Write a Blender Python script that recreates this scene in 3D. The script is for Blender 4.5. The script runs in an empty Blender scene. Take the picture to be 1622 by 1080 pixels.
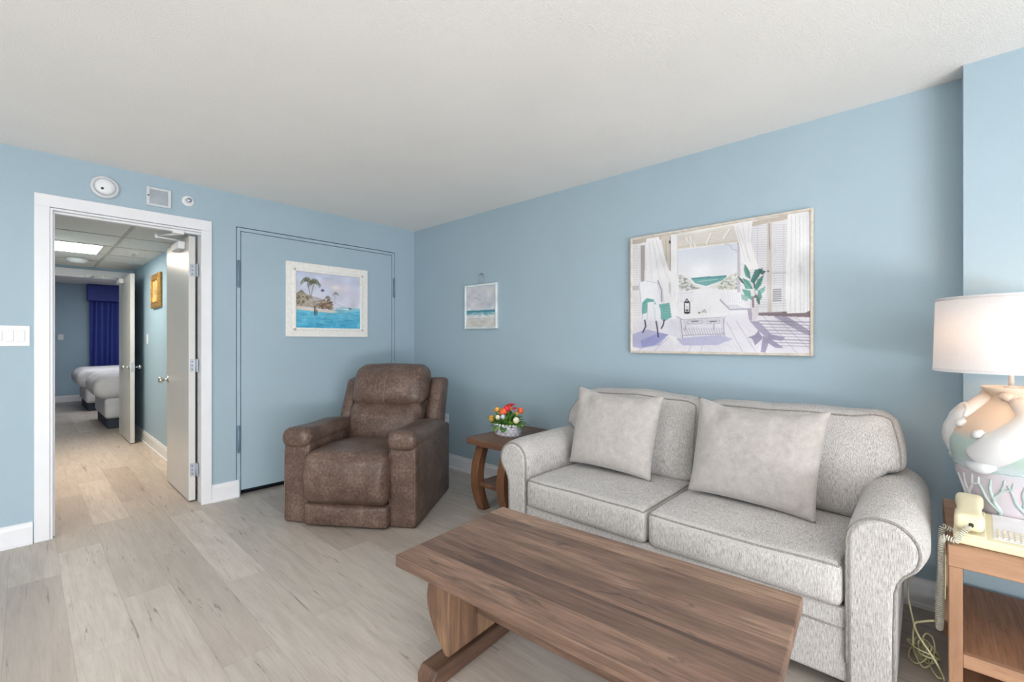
import bpy, bmesh, math, random
import numpy as np
from mathutils import Vector, Matrix, noise as mnoise

random.seed(7)
SC = bpy.context.scene
COL = SC.collection
PI = math.pi

# ------------------------------------------------------------------ colour and materials
def lin(c):
    return tuple(((v/255)/12.92 if v/255 <= 0.04045 else ((v/255+0.055)/1.055)**2.4) for v in c)

def rgba(c):
    return lin(c) + (1.0,)

class NT:
    """small helper that writes node graphs"""
    def __init__(self, name):
        self.m = bpy.data.materials.new(name)
        self.m.use_nodes = True
        self.t = self.m.node_tree
        self.b = self.t.nodes['Principled BSDF']
        self.out = self.t.nodes['Material Output']
    def n(self, kind, **kw):
        nd = self.t.nodes.new('ShaderNode' + kind)
        for k, v in kw.items():
            setattr(nd, k, v)
        return nd
    def set(self, sock, v):
        if hasattr(v, 'is_output') or isinstance(v, bpy.types.NodeSocket):
            self.t.links.new(v, sock)
        else:
            sock.default_value = v
    def coord(self, which='Object', scale=(1, 1, 1), rot=(0, 0, 0), loc=(0, 0, 0)):
        c = self.n('TexCoord')
        mp = self.n('Mapping')
        mp.inputs['Scale'].default_value = scale
        mp.inputs['Rotation'].default_value = rot
        mp.inputs['Location'].default_value = loc
        self.t.links.new(c.outputs[which], mp.inputs['Vector'])
        return mp.outputs['Vector']
    def noise(self, vec, scale=5, detail=4, rough=0.5, dist=0.0):
        nd = self.n('TexNoise')
        nd.inputs['Scale'].default_value = scale
        nd.inputs['Detail'].default_value = detail
        nd.inputs['Roughness'].default_value = rough
        nd.inputs['Distortion'].default_value = dist
        self.t.links.new(vec, nd.inputs['Vector'])
        return nd.outputs['Fac']
    def ramp(self, fac, stops, interp='LINEAR'):
        nd = self.n('ValToRGB')
        cr = nd.color_ramp
        cr.interpolation = interp
        while len(cr.elements) < len(stops):
            cr.elements.new(0.5)
        for e, (p, c) in zip(cr.elements, stops):
            e.position = p
            e.color = rgba(c) if len(c) == 3 else c
        self.t.links.new(fac, nd.inputs['Fac'])
        return nd.outputs['Color']
    def mix(self, fac, a, b, mode='MIX'):
        nd = self.n('Mix', data_type='RGBA', blend_type=mode)
        self.set(nd.inputs['Factor'], fac)
        for s, v in ((nd.inputs[6], a), (nd.inputs[7], b)):
            self.set(s, rgba(v) if isinstance(v, tuple) and len(v) == 3 else v)
        return nd.outputs[2]
    def math(self, op, a, b=None, c=None):
        nd = self.n('Math', operation=op)
        self.set(nd.inputs[0], a)
        if b is not None: self.set(nd.inputs[1], b)
        if c is not None: self.set(nd.inputs[2], c)
        return nd.outputs[0]
    def bump(self, h, strength=0.2, dist=0.01):
        nd = self.n('Bump')
        nd.inputs['Strength'].default_value = strength
        nd.inputs['Distance'].default_value = dist
        self.t.links.new(h, nd.inputs['Height'])
        self.t.links.new(nd.outputs['Normal'], self.b.inputs['Normal'])
    def base(self, v):
        self.set(self.b.inputs['Base Color'], rgba(v) if isinstance(v, tuple) and len(v) == 3 else v)
    def rough(self, v):
        self.set(self.b.inputs['Roughness'], v)

def simple(name, c, rough=0.5, metal=0.0, spec=0.5, bump=None, var=0.06, vscale=9):
    t = NT(name)
    v = t.coord()
    n = t.noise(v, vscale, 3)
    dk = tuple(max(0, x*(1-var)) for x in c)
    lt = tuple(min(255, x*(1+var)) for x in c)
    t.base(t.ramp(n, [(0.3, dk), (0.7, lt)]))
    t.rough(rough)
    t.b.inputs['Metallic'].default_value = metal
    t.b.inputs['Specular IOR Level'].default_value = spec
    if bump:
        t.bump(t.noise(v, bump[0], 3), bump[1], bump[2])
    return t.m

def wall_paint(name, c):
    t = NT(name)
    v = t.coord()
    n = t.noise(v, 1.3, 3)
    t.base(t.ramp(n, [(0.3, tuple(x*0.985 for x in c)), (0.7, tuple(min(255, x*1.012) for x in c))]))
    t.rough(0.55)
    t.b.inputs['Specular IOR Level'].default_value = 0.3
    t.bump(t.noise(v, 140, 2), 0.22, 0.004)
    return t.m

def popcorn(name, c):
    t = NT(name)
    v = t.coord()
    n = t.noise(v, 2, 3)
    f = t.noise(v, 150, 3, 0.7)
    col = t.ramp(n, [(0.3, tuple(x*0.985 for x in c)), (0.7, c)])
    t.base(t.mix(t.math('MULTIPLY', f, 0.10), col, tuple(x*0.8 for x in c)))
    t.rough(0.9)
    t.bump(f, 0.5, 0.008)
    return t.m

def floor_mat():
    t = NT('floor_planks')
    c = t.n('TexCoord')
    s = t.n('SeparateXYZ')
    t.t.links.new(c.outputs['Object'], s.inputs[0])
    W, L = 0.19, 1.3
    xr = t.math('DIVIDE', t.math('SUBTRACT', s.outputs['X'], 0.325), W)
    row = t.math('FLOOR', xr)
    xf = t.math('SUBTRACT', xr, row)
    wn = t.n('TexWhiteNoise', noise_dimensions='1D')
    t.t.links.new(t.math('ADD', row, 13.0), wn.inputs['W'])
    off = t.math('MULTIPLY', wn.outputs['Value'], 1.0)
    yr = t.math('ADD', t.math('DIVIDE', s.outputs['Y'], L), off)
    pl = t.math('FLOOR', yr)
    yf = t.math('SUBTRACT', yr, pl)
    cb = t.n('CombineXYZ')
    t.t.links.new(row, cb.inputs[0]); t.t.links.new(pl, cb.inputs[1])
    wn2 = t.n('TexWhiteNoise', noise_dimensions='3D')
    t.t.links.new(cb.outputs[0], wn2.inputs['Vector'])
    rnd = wn2.outputs['Value']
    # grain coordinates, shifted for each plank
    add = t.n('VectorMath', operation='MULTIPLY_ADD')
    t.t.links.new(wn2.outputs['Color'], add.inputs[0])
    add.inputs[1].default_value = (7, 7, 7)
    t.t.links.new(c.outputs['Object'], add.inputs[2])
    mp = t.n('Mapping'); mp.inputs['Scale'].default_value = (9, 1.0, 1)
    t.t.links.new(add.outputs[0], mp.inputs['Vector'])
    g1 = t.noise(mp.outputs[0], 3.0, 6, 0.6, 0.6)
    mp2 = t.n('Mapping'); mp2.inputs['Scale'].default_value = (45, 2.2, 1)
    t.t.links.new(add.outputs[0], mp2.inputs['Vector'])
    g2 = t.noise(mp2.outputs[0], 3.0, 4, 0.6)
    base = t.ramp(rnd, [(0.0, (170, 159, 149)), (0.35, (193, 184, 175)), (0.7, (183, 175, 166)), (1.0, (204, 195, 186))])
    base = t.mix(t.math('MULTIPLY', t.ramp(g1, [(0.35, (0, 0, 0)), (0.75, (255, 255, 255))]), 0.5), base, (150, 139, 130))
    base = t.mix(t.math('MULTIPLY', t.ramp(g2, [(0.45, (0, 0, 0)), (0.75, (255, 255, 255))]), 0.3), base, (140, 130, 120))
    # sparse long cracks and knots
    mp3 = t.n('Mapping'); mp3.inputs['Scale'].default_value = (24, 1.25, 1)
    t.t.links.new(add.outputs[0], mp3.inputs['Vector'])
    cr = t.noise(mp3.outputs[0], 2.3, 5, 0.62, 0.9)
    crm = t.ramp(cr, [(0.625, (0, 0, 0)), (0.70, (255, 255, 255))])
    base = t.mix(t.math('MULTIPLY', crm, 0.75), base, (104, 92, 82))
    vo = t.n('TexVoronoi'); vo.inputs['Scale'].default_value = 2.6
    mp4 = t.n('Mapping'); mp4.inputs['Scale'].default_value = (1.6, 0.7, 1)
    t.t.links.new(add.outputs[0], mp4.inputs['Vector'])
    t.t.links.new(mp4.outputs[0], vo.inputs['Vector'])
    kn = t.ramp(vo.outputs['Distance'], [(0.02, (255, 255, 255)), (0.055, (0, 0, 0))])
    base = t.mix(t.math('MULTIPLY', kn, 0.55), base, (96, 84, 76))
    # seams
    ex = t.math('MINIMUM', xf, t.math('SUBTRACT', 1.0, xf))
    ey = t.math('MULTIPLY', t.math('MINIMUM', yf, t.math('SUBTRACT', 1.0, yf)), L/W)
    e = t.math('MINIMUM', ex, ey)
    sm = t.math('LESS_THAN', e, 0.007)
    t.base(t.mix(t.math('MULTIPLY', sm, 0.28), base, (110, 102, 96)))
    t.rough(t.math('ADD', t.math('MULTIPLY', g1, 0.12), 0.36))
    t.b.inputs['Specular IOR Level'].default_value = 0.45
    t.bump(t.math('SUBTRACT', t.math('MULTIPLY', g2, 0.25), sm), 0.15, 0.002)
    return t.m

def tweed(name, lo, mid, hi):
    """heathered weave: threads run down upright faces and front to back on level ones"""
    t = NT(name)
    g = t.n('NewGeometry')
    sp = t.n('SeparateXYZ'); t.t.links.new(g.outputs['Normal'], sp.inputs[0])
    flat = t.ramp(t.math('ABSOLUTE', sp.outputs['Z']), [(0.6, (0, 0, 0)), (0.8, (255, 255, 255))])
    up = t.noise(t.coord('Object', (420, 420, 40)), 1.0, 3, 0.65)
    lv = t.noise(t.coord('Object', (44, 420, 420)), 1.0, 3, 0.65)
    a = t.mix(flat, up, lv)
    b = t.noise(t.coord('Object', (520, 520, 520)), 1.0, 2, 0.6)
    big = t.noise(t.coord(), 5, 3)
    f = t.math('ADD', t.math('MULTIPLY', a, 0.68), t.math('ADD', t.math('MULTIPLY', b, 0.24), t.math('MULTIPLY', big, 0.08)))
    t.base(t.ramp(f, [(0.34, lo), (0.5, mid), (0.66, hi)]))
    t.rough(0.95)
    t.b.inputs['Specular IOR Level'].default_value = 0.15
    t.b.inputs['Sheen Weight'].default_value = 0.15
    t.bump(f, 0.35, 0.003)
    return t.m

def plush(name, c):
    t = NT(name)
    v = t.coord()
    a = t.noise(v, 30, 6, 0.7)
    b = t.noise(v, 260, 2)
    f = t.math('ADD', t.math('MULTIPLY', a, 0.75), t.math('MULTIPLY', b, 0.25))
    t.base(t.ramp(f, [(0.3, tuple(x*0.90 for x in c)), (0.7, tuple(min(255, x*1.06) for x in c))]))
    t.rough(0.9)
    t.b.inputs['Specular IOR Level'].default_value = 0.15
    t.b.inputs['Sheen Weight'].default_value = 0.35
    t.bump(b, 0.2, 0.002)
    return t.m

def leather(name, dk, mid, lt):
    t = NT(name)
    v = t.coord()
    a = t.noise(v, 60, 5, 0.68)
    b = t.noise(v, 7, 5, 0.6)
    sp = t.noise(v, 190, 3, 0.6)
    f = t.math('ADD', t.math('MULTIPLY', a, 0.55), t.math('MULTIPLY', b, 0.45))
    col = t.ramp(f, [(0.34, dk), (0.5, mid), (0.66, lt)])
    t.base(t.mix(t.math('MULTIPLY', t.ramp(sp, [(0.52, (0, 0, 0)), (0.64, (255, 255, 255))]), 0.5), col, dk))
    t.rough(t.math('ADD', t.math('MULTIPLY', a, 0.2), 0.31))
    t.b.inputs['Specular IOR Level'].default_value = 0.4
    t.bump(t.noise(v, 230, 3), 0.18, 0.002)
    return t.m

def wood(name, cols, axis='Y', strip=0.12, sscale=1.0, rough=0.5, knots=0.6, streak=0.6):
    """boards side by side; grain runs along `axis`"""
    t = NT(name)
    c = t.n('TexCoord')
    s = t.n('SeparateXYZ')
    t.t.links.new(c.outputs['Object'], s.inputs[0])
    across = {'Y': 'X', 'X': 'Y', 'Z': 'X'}[axis]
    row = t.math('FLOOR', t.math('DIVIDE', t.math('ADD', s.outputs[across], 5.03), strip))
    wn = t.n('TexWhiteNoise', noise_dimensions='1D')
    t.t.links.new(row, wn.inputs['W'])
    add = t.n('VectorMath', operation='MULTIPLY_ADD')
    t.t.links.new(wn.outputs['Color'], add.inputs[0])
    add.inputs[1].default_value = (5, 5, 5)
    t.t.links.new(c.outputs['Object'], add.inputs[2])
    def stretched(across_s, along_s, scale, detail, r, d=0.0):
        mp = t.n('Mapping')
        sc = {'X': (along_s, across_s, across_s), 'Y': (across_s, along_s, across_s), 'Z': (across_s, across_s, along_s)}[axis]
        mp.inputs['Scale'].default_value = sc
        t.t.links.new(add.outputs[0], mp.inputs['Vector'])
        return t.noise(mp.outputs[0], scale, detail, r, d)
    g1 = stretched(7*sscale, 0.9*sscale, 2.0, 6, 0.62, 0.8)
    g2 = stretched(60*sscale, 3.0*sscale, 2.0, 4, 0.6)
    g3 = stretched(5*sscale, 1.6*sscale, 2.2, 5, 0.65, 1.2)
    f = t.math('ADD', t.math('MULTIPLY', g1, 0.8), t.math('MULTIPLY', t.math('SUBTRACT', wn.outputs['Value'], 0.25), 0.4))
    col = t.ramp(f, [(0.25, cols[0]), (0.5, cols[1]), (0.75, cols[2])])
    col = t.mix(t.math('MULTIPLY', t.ramp(g2, [(0.42, (0, 0, 0)), (0.72, (255, 255, 255))]), streak), col, cols[0])
    col = t.mix(t.math('MULTIPLY', t.ramp(g3, [(0.60, (0, 0, 0)), (0.72, (255, 255, 255))]), knots), col, cols[3])
    t.base(col)
    t.rough(t.math('ADD', t.math('MULTIPLY', g2, 0.15), rough-0.07))
    t.b.inputs['Specular IOR Level'].default_value = 0.4
    t.bump(g2, 0.12, 0.002)
    return t.m

def painted(name):
    t = NT(name)
    a = t.n('VertexColor')
    a.layer_name = 'paint'
    t.t.links.new(a.outputs['Color'], t.b.inputs['Base Color'])
    t.rough(0.6)
    t.b.inputs['Specular IOR Level'].default_value = 0.2
    return t.m

def emit(name, c, strength):
    t = NT(name)
    t.base((230, 230, 230))
    t.b.inputs['Emission Color'].default_value = rgba(c)
    t.b.inputs['Emission Strength'].default_value = strength
    return t.m

M = {}
M['wall'] = wall_paint('blue_wall_paint', (160, 181, 193))
M['hallwall'] = wall_paint('hall_blue_paint', (160, 184, 199))
M['roomwall'] = wall_paint('pale_room_paint', (222, 220, 216))
M['ceiling'] = popcorn('popcorn_ceiling', (246, 244, 241))
M['floor'] = floor_mat()
M['trim'] = simple('white_trim_paint', (226, 227, 231), 0.4, var=0.01)
M['door'] = simple('satin_white_door', (208, 206, 203), 0.28, var=0.015, vscale=3)
M['doorgap'] = simple('dark_gap', (38, 46, 54), 0.9)
M['sofa'] = tweed('heather_tweed', (124, 121, 119), (182, 179, 177), (216, 214, 212))
M['piping'] = tweed('tweed_piping', (98, 95, 91), (140, 136, 132), (176, 172, 167))
M['pillow'] = plush('plush_grey', (176, 171, 168))
M['leather'] = leather('brown_mottled_leather', (62, 48, 41), (98, 79, 70), (130, 110, 99))
M['seam'] = simple('leather_seam', (122, 101, 90), .5)
M['black'] = simple('black_plastic', (28, 28, 30), 0.5)
M['table'] = wood('rustic_walnut', [(80, 63, 54), (129, 102, 87), (168, 138, 116), (64, 54, 50)], 'Y', 0.105, rough=0.42, streak=0.72, knots=0.85)
M['tableleg'] = wood('rustic_walnut_upright', [(78, 58, 46), (116, 88, 70), (168, 136, 104), (58, 47, 41)], 'Z', 0.10, rough=0.5)
M['tablefoot'] = wood('rustic_walnut_foot', [(70, 52, 42), (108, 80, 64), (140, 106, 84), (52, 42, 36)], 'X', 0.2, rough=0.5)
M['sidewood'] = wood('brown_side_table_wood', [(78, 54, 42), (112, 80, 62), (134, 98, 76), (64, 48, 40)], 'X', 0.3, rough=0.4)
M['sideleg'] = wood('brown_side_table_leg_wood', [(74, 50, 36), (110, 76, 54), (134, 94, 68), (60, 44, 36)], 'Z', 0.3, rough=0.45)
M['endwood'] = wood('golden_oak', [(140, 104, 80), (172, 134, 106), (192, 154, 124), (126, 92, 70)], 'Y', 0.4, rough=0.45, knots=0.35, streak=0.35)
M['endpost'] = wood('golden_oak_post', [(142, 106, 82), (174, 136, 108), (194, 156, 126), (128, 94, 72)], 'Z', 0.4, rough=0.45, knots=0.3, streak=0.35)
M['endshelf'] = wood('brown_oak_shelf', [(104, 72, 52), (146, 104, 76), (170, 126, 96), (84, 58, 44)], 'X', 0.5, rough=0.5, knots=0.7)
M['chrome'] = simple('brushed_chrome', (200, 200, 200), 0.22, 1.0)
M['rod'] = simple('pale_metal_rod', (214, 214, 212), 0.35, 0.2)
M['steel'] = simple('satin_steel', (176, 182, 190), 0.4, 0.7)
M['hinge'] = simple('painted_hinge', (118, 142, 158), 0.45, 0.2)
M['plastic'] = simple('white_plastic', (228, 230, 232), 0.4, var=0.01)
M['offwhite'] = simple('off_white_plastic', (206, 210, 214), 0.45, var=0.01)
M['grille'] = simple('grey_grille', (168, 176, 184), 0.5)
M['cream'] = simple('cream_plastic', (226, 217, 184), 0.38, var=0.015)
M['creamlight'] = simple('pale_key_plastic', (222, 214, 196), 0.45)
M['paper'] = simple('pale_label_card', (224, 222, 226), 0.6)
M['red'] = simple('red_strip', (170, 60, 64), 0.5)
M['dark'] = simple('dark_detail', (50, 48, 46), 0.6)
M['cord'] = simple('coiled_cord_plastic', (206, 204, 190), 0.45)
M['wire'] = simple('cream_wire', (208, 203, 160), 0.5)
M['frame_white'] = simple('whitewashed_frame', (232, 230, 226), 0.5, var=0.03, vscale=40)
M['frame_silver'] = simple('pale_silver_frame', (214, 222, 224), 0.35, 0.1)
M['frame_wood'] = simple('pale_wood_frame', (206, 196, 184), 0.5, var=0.06, vscale=30)
M['gold'] = simple('gold_frame', (176, 134, 70), 0.35, 0.6, var=0.15, vscale=40)
M['paint'] = painted('canvas_paint')
M['basket'] = None
M['leaf'] = simple('leaf_green', (70, 118, 52), 0.5, var=0.35, vscale=35)
M['leaf_light'] = simple('leaf_light_green', (138, 176, 72), 0.5, var=0.2, vscale=40)
M['fl_red'] = simple('petal_red', (206, 40, 52), 0.6, var=0.2, vscale=60)
M['fl_orange'] = simple('petal_orange', (222, 98, 48), 0.6, var=0.2, vscale=60)
M['fl_amber'] = simple('petal_amber', (226, 166, 74), 0.6, var=0.2, vscale=60)
M['fl_cream'] = simple('petal_cream', (242, 238, 206), 0.6, var=0.06, vscale=60)
M['stone'] = simple('blue_white_ribbon', (190, 200, 214), 0.6, var=0.15, vscale=60)
M['curtain'] = simple('navy_curtain', (52, 66, 148), 0.55, var=0.05, vscale=14)
M['linen'] = simple('white_bed_linen', (216, 214, 216), 0.85, var=0.03)
M['plinth'] = simple('dark_bed_base', (56, 62, 76), 0.7)
M['tile'] = simple('ceiling_tile', (214, 212, 209), 0.9, var=0.04, vscale=60, bump=(120, 0.2, 0.003))
M['tbar'] = simple('ceiling_grid_bar', (178, 174, 166), 0.6)
M['panel'] = emit('fluorescent_diffuser', (255, 252, 244), 9.0)
M['greywood'] = simple('grey_door_paint', (128, 136, 142), 0.5)
M['glass'] = None

def basket_mat():
    t = NT('white_wicker')
    v = t.coord('Generated')
    s = t.n('SeparateXYZ'); t.t.links.new(t.coord('UV'), s.inputs[0])
    u = t.math('MULTIPLY', s.outputs['X'], 16.0)
    w = t.math('MULTIPLY', s.outputs['Y'], 3.4)
    # overlapping scales: rows offset by half, an arc at the foot of each scale
    row = t.math('FLOOR', w)
    wf = t.math('SUBTRACT', w, row)
    uu = t.math('ADD', u, t.math('MULTIPLY', row, 0.5))
    uf = t.math('SUBTRACT', t.math('SUBTRACT', uu, t.math('FLOOR', uu)), 0.5)
    arc = t.math('SUBTRACT', wf, t.math('MULTIPLY', t.math('MULTIPLY', uf, uf), 3.0))
    ln = t.math('LESS_THAN', t.math('ABSOLUTE', t.math('SUBTRACT', arc, 0.1)), 0.11)
    t.base(t.mix(t.math('MULTIPLY', ln, 0.8), (230, 232, 242), (112, 118, 150)))
    t.rough(0.5)
    return t.m
M['basket'] = basket_mat()

def shade_mat():
    t = NT('lamp_shade_linen')
    n = t.noise(t.coord('Object', (300, 300, 300)), 1, 2)
    col = t.ramp(n, [(0.3, (242, 241, 242)), (0.7, (250, 249, 250))])
    d = t.n('BsdfDiffuse'); tr = t.n('BsdfTranslucent'); mx = t.n('MixShader')
    t.t.links.new(col, d.inputs['Color']); t.t.links.new(col, tr.inputs['Color'])
    mx.inputs[0].default_value = 0.42
    t.t.links.new(d.outputs[0], mx.inputs[1]); t.t.links.new(tr.outputs[0], mx.inputs[2])
    t.t.links.new(mx.outputs[0], t.out.inputs['Surface'])
    return t.m
M['shade'] = shade_mat()

def vase_mat():
    t = NT('pastel_ceramic')
    c = t.n('TexCoord')
    s = t.n('SeparateXYZ'); t.t.links.new(c.outputs['Object'], s.inputs[0])
    n = t.noise(c.outputs['Object'], 11, 4, 0.6)
    n2 = t.noise(c.outputs['Object'], 9, 3, 0.5, 0.5)
    z = t.math('ADD', s.outputs['Z'], t.math('MULTIPLY', t.math('SUBTRACT', n, 0.5), 0.07))
    f = t.math('DIVIDE', z, 0.52)
    col = t.ramp(f, [(0.0, (194, 185, 192)), (0.38, (192, 188, 197)), (0.43, (182, 194, 201)), (0.5, (164, 184, 177)),
                     (0.62, (172, 190, 186)), (0.68, (216, 188, 165)), (0.85, (222, 192, 165)), (1.0, (226, 212, 196))])
    pink = t.ramp(n2, [(0.5, (0, 0, 0)), (0.68, (255, 255, 255))])
    low = t.math('LESS_THAN', f, 0.43)
    t.base(t.mix(t.math('MULTIPLY', t.math('MULTIPLY', pink, 0.55), low), col, (226, 186, 196)))
    t.rough(0.38)
    t.bump(t.noise(c.outputs['Object'], 70, 2), 0.05, 0.002)
    return t.m
M['vase'] = vase_mat()

def bird_mat():
    t = NT('egret_ceramic')
    c = t.n('TexCoord')
    s = t.n('SeparateXYZ'); t.t.links.new(c.outputs['Object'], s.inputs[0])
    f = t.math('DIVIDE', s.outputs['Z'], 0.52)
    t.base(t.ramp(f, [(0.4, (206, 209, 214)), (0.78, (216, 213, 210)), (0.95, (222, 198, 176))]))
    t.rough(0.35)
    return t.m
M['bird'] = bird_mat()
M['coral'] = simple('coral_relief', (172, 188, 188), 0.4, var=0.06, vscale=40)
M['coral_white'] = simple('white_coral_relief', (206, 207, 208), 0.4)

# ------------------------------------------------------------------ mesh helpers
def box(bm, x0, x1, y0, y1, z0, z1, bev=0.0, seg=2, mi=0):
    t = bmesh.new()
    bmesh.ops.create_cube(t, size=1.0)
    for v in t.verts:
        v.co = Vector((x0 + (v.co.x+.5)*(x1-x0), y0 + (v.co.y+.5)*(y1-y0), z0 + (v.co.z+.5)*(z1-z0)))
    if bev > 0:
        bmesh.ops.bevel(t, geom=list(t.edges), offset=bev, segments=seg, profile=0.5, affect='EDGES')
    join(bm, t, mi)

def join(bm, t, mi=0, mat=None):
    if mat is not None:
        t.transform(mat)
    vm = {}
    for v in t.verts:
        vm[v] = bm.verts.new(v.co)
    for f in t.faces:
        try:
            nf = bm.faces.new([vm[v] for v in f.verts])
            nf.material_index = mi if mi else f.material_index
            nf.smooth = f.smooth
        except ValueError:
            pass
    t.free()

def tube(bm, pts, r, seg=8, closed=False, mi=0, flat=1.0):
    pts = [Vector(p) for p in pts]
    n = len(pts)
    rs = r if isinstance(r, (list, tuple)) else [r]*n
    rings = []
    up = None
    for i in range(n):
        a = pts[(i-1) % n] if (closed or i > 0) else pts[i]
        b = pts[(i+1) % n] if (closed or i < n-1) else pts[i]
        t = (b-a)
        if t.length < 1e-9: t = Vector((0, 0, 1))
        t.normalize()
        if up is None:
            up = Vector((0, 0, 1)) if abs(t.z) < 0.9 else Vector((1, 0, 0))
        u = (up - t*up.dot(t))
        if u.length < 1e-6:
            u = t.orthogonal()
        u.normalize()
        w = t.cross(u)
        up = u
        rings.append([bm.verts.new(pts[i] + (u*math.cos(2*PI*k/seg) + w*math.sin(2*PI*k/seg)*flat)*rs[i]) for k in range(seg)])
    m = n if closed else n-1
    for i in range(m):
        A, B = rings[i], rings[(i+1) % n]
        for k in range(seg):
            f = bm.faces.new((A[k], A[(k+1) % seg], B[(k+1) % seg], B[k]))
            f.smooth = True; f.material_index = mi
    if not closed:
        for rg, rev in ((rings[0], True), (rings[-1], False)):
            f = bm.faces.new(list(reversed(rg)) if rev else rg)
            f.material_index = mi

def lathe(bm, prof, c=(0, 0, 0), seg=32, mi=0, axis='Z', sx=1.0, sy=1.0, uv=False):
    c = Vector(c)
    rings = []
    for (r, z) in prof:
        ring = []
        for k in range(seg):
            a = 2*PI*k/seg
            x, y = r*math.cos(a)*sx, r*math.sin(a)*sy
            if axis == 'Z': p = Vector((x, y, z))
            elif axis == 'Y': p = Vector((x, z, y))
            else: p = Vector((z, x, y))
            ring.append(bm.verts.new(c+p))
        rings.append(ring)
    lay = bm.loops.layers.uv.verify() if uv else None
    for i in range(len(rings)-1):
        for k in range(seg):
            f = bm.faces.new((rings[i][k], rings[i][(k+1) % seg], rings[i+1][(k+1) % seg], rings[i+1][k]))
            f.smooth = True; f.material_index = mi
            if uv:
                vs = [(k/seg, i), ((k+1)/seg, i), ((k+1)/seg, i+1), (k/seg, i+1)]
                for lp, (a, b) in zip(f.loops, vs):
                    lp[lay].uv = (a, prof[b][1]/max(1e-6, prof[-1][1] if not isinstance(uv, float) else uv))
    closed = abs(prof[0][0]-prof[-1][0]) < 1e-9 and abs(prof[0][1]-prof[-1][1]) < 1e-9
    for rg in (() if closed else (rings[0], rings[-1])):
        if (rg[0].co - rg[seg//2].co).length > 1e-5:
            f = bm.faces.new(rg); f.material_index = mi

def prism(bm, poly, d0, d1, plane='YZ', bev=0.0, seg=2, mi=0, smooth=False):
    """extrude a 2-D outline; plane YZ runs along X, XZ along Y, XY along Z"""
    t = bmesh.new()
    def P(a, b, d):
        return {'YZ': (d, a, b), 'XZ': (a, d, b), 'XY': (a, b, d)}[plane]
    A = [t.verts.new(P(a, b, d0)) for a, b in poly]
    B = [t.verts.new(P(a, b, d1)) for a, b in poly]
    n = len(poly)
    fa = t.faces.new(A); fb = t.faces.new(list(reversed(B)))
    for i in range(n):
        f = t.faces.new((A[i], B[i], B[(i+1) % n], A[(i+1) % n]))
        f.smooth = smooth
    bmesh.ops.recalc_face_normals(t, faces=list(t.faces))
    if bev > 0:
        es = [e for e in t.edges if (fa in e.link_faces or fb in e.link_faces)] if smooth else list(t.edges)
        bmesh.ops.bevel(t, geom=es, offset=bev, segments=seg, profile=0.5, affect='EDGES')
    join(bm, t, mi)

def soft(half, r, n=(10, 10, 6), crown=(0, 0, 0), fn=None):
    """rounded, cushioned box.  Returns (bmesh, map) where map takes cube coordinates -1..1"""
    hx, hy, hz = half
    def mp(x, y, z):
        p = Vector((x*hx, y*hy, z*hz))
        core = Vector((max(-(hx-r), min(hx-r, p.x)), max(-(hy-r), min(hy-r, p.y)), max(-(hz-r), min(hz-r, p.z))))
        d = p-core
        if d.length > 1e-9:
            d = d.normalized()*r
        q = core+d
        bx = (1-y*y)*(1-z*z); by = (1-x*x)*(1-z*z); bz = (1-x*x)*(1-y*y)
        q.x += crown[0]*bx*x; q.y += crown[1]*by*y; q.z += crown[2]*bz*z
        return Vector(fn(q)) if fn else q
    def ax(k, h):
        e = max(0.02, min(0.9, r/h))
        inner = [-1+e + (2-2*e)*i/k for i in range(k+1)]
        edge = [0.0, 0.3, 0.62]
        lo = [-1+e*q for q in edge]
        hi = [-q for q in reversed(lo)]
        return lo+inner+hi
    X, Y, Z = ax(n[0], hx), ax(n[1], hy), ax(n[2], hz)
    bm = bmesh.new()
    cache = {}
    def V(x, y, z):
        k = (round(x, 5), round(y, 5), round(z, 5))
        if k not in cache:
            cache[k] = bm.verts.new(mp(x, y, z))
        return cache[k]
    def grid(A, B, f, flip):
        for i in range(len(A)-1):
            for j in range(len(B)-1):
                q = [V(*f(A[i], B[j])), V(*f(A[i+1], B[j])), V(*f(A[i+1], B[j+1])), V(*f(A[i], B[j+1]))]
                if flip: q.reverse()
                fc = bm.faces.new(q); fc.smooth = True
    grid(X, Y, lambda a, b: (a, b, 1), False); grid(X, Y, lambda a, b: (a, b, -1), True)
    grid(X, Z, lambda a, b: (a, -1, b), False); grid(X, Z, lambda a, b: (a, 1, b), True)
    grid(Y, Z, lambda a, b: (1, a, b), False); grid(Y, Z, lambda a, b: (-1, a, b), True)
    return bm, mp

def ease(t):
    t = max(0.0, min(1.0, t))
    return t*t*(3-2*t)

# ------------------------------------------------------------------ object helpers
def setp(o, label=None, cat=None, group=None, kind=None):
    if label: o['label'] = label
    if cat: o['category'] = cat
    if group: o['group'] = group
    if kind: o['kind'] = kind
    return o

def thing(name, label, cat, loc=(0, 0, 0), rotz=0.0, group=None, kind=None):
    o = bpy.data.objects.new(name, None)
    o.empty_display_size = 0.1
    COL.objects.link(o)
    o.location = loc
    o.rotation_euler = (0, 0, rotz)
    return setp(o, label, cat, group, kind)

def world_of(o):
    m = Matrix.Identity(4)
    while o is not None:
        m = Matrix.LocRotScale(o.location, o.rotation_euler, o.scale) @ m
        o = o.parent
    return m

def mesh(name, bm, mats, parent=None, local=False, smooth=None, fix=True):
    """link one mesh object; vertices are world positions unless local=True"""
    if fix:
        bmesh.ops.recalc_face_normals(bm, faces=list(bm.faces))
    if parent is not None and not local:
        bm.transform(world_of(parent).inverted())
    me = bpy.data.meshes.new(name)
    if smooth is not None:
        for f in bm.faces: f.smooth = smooth
    bm.to_mesh(me); bm.free()
    for m in (mats if isinstance(mats, (list, tuple)) else [mats]):
        me.materials.append(m)
    o = bpy.data.objects.new(name, me)
    COL.objects.link(o)
    if parent is not None:
        o.parent = parent
    return o

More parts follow.
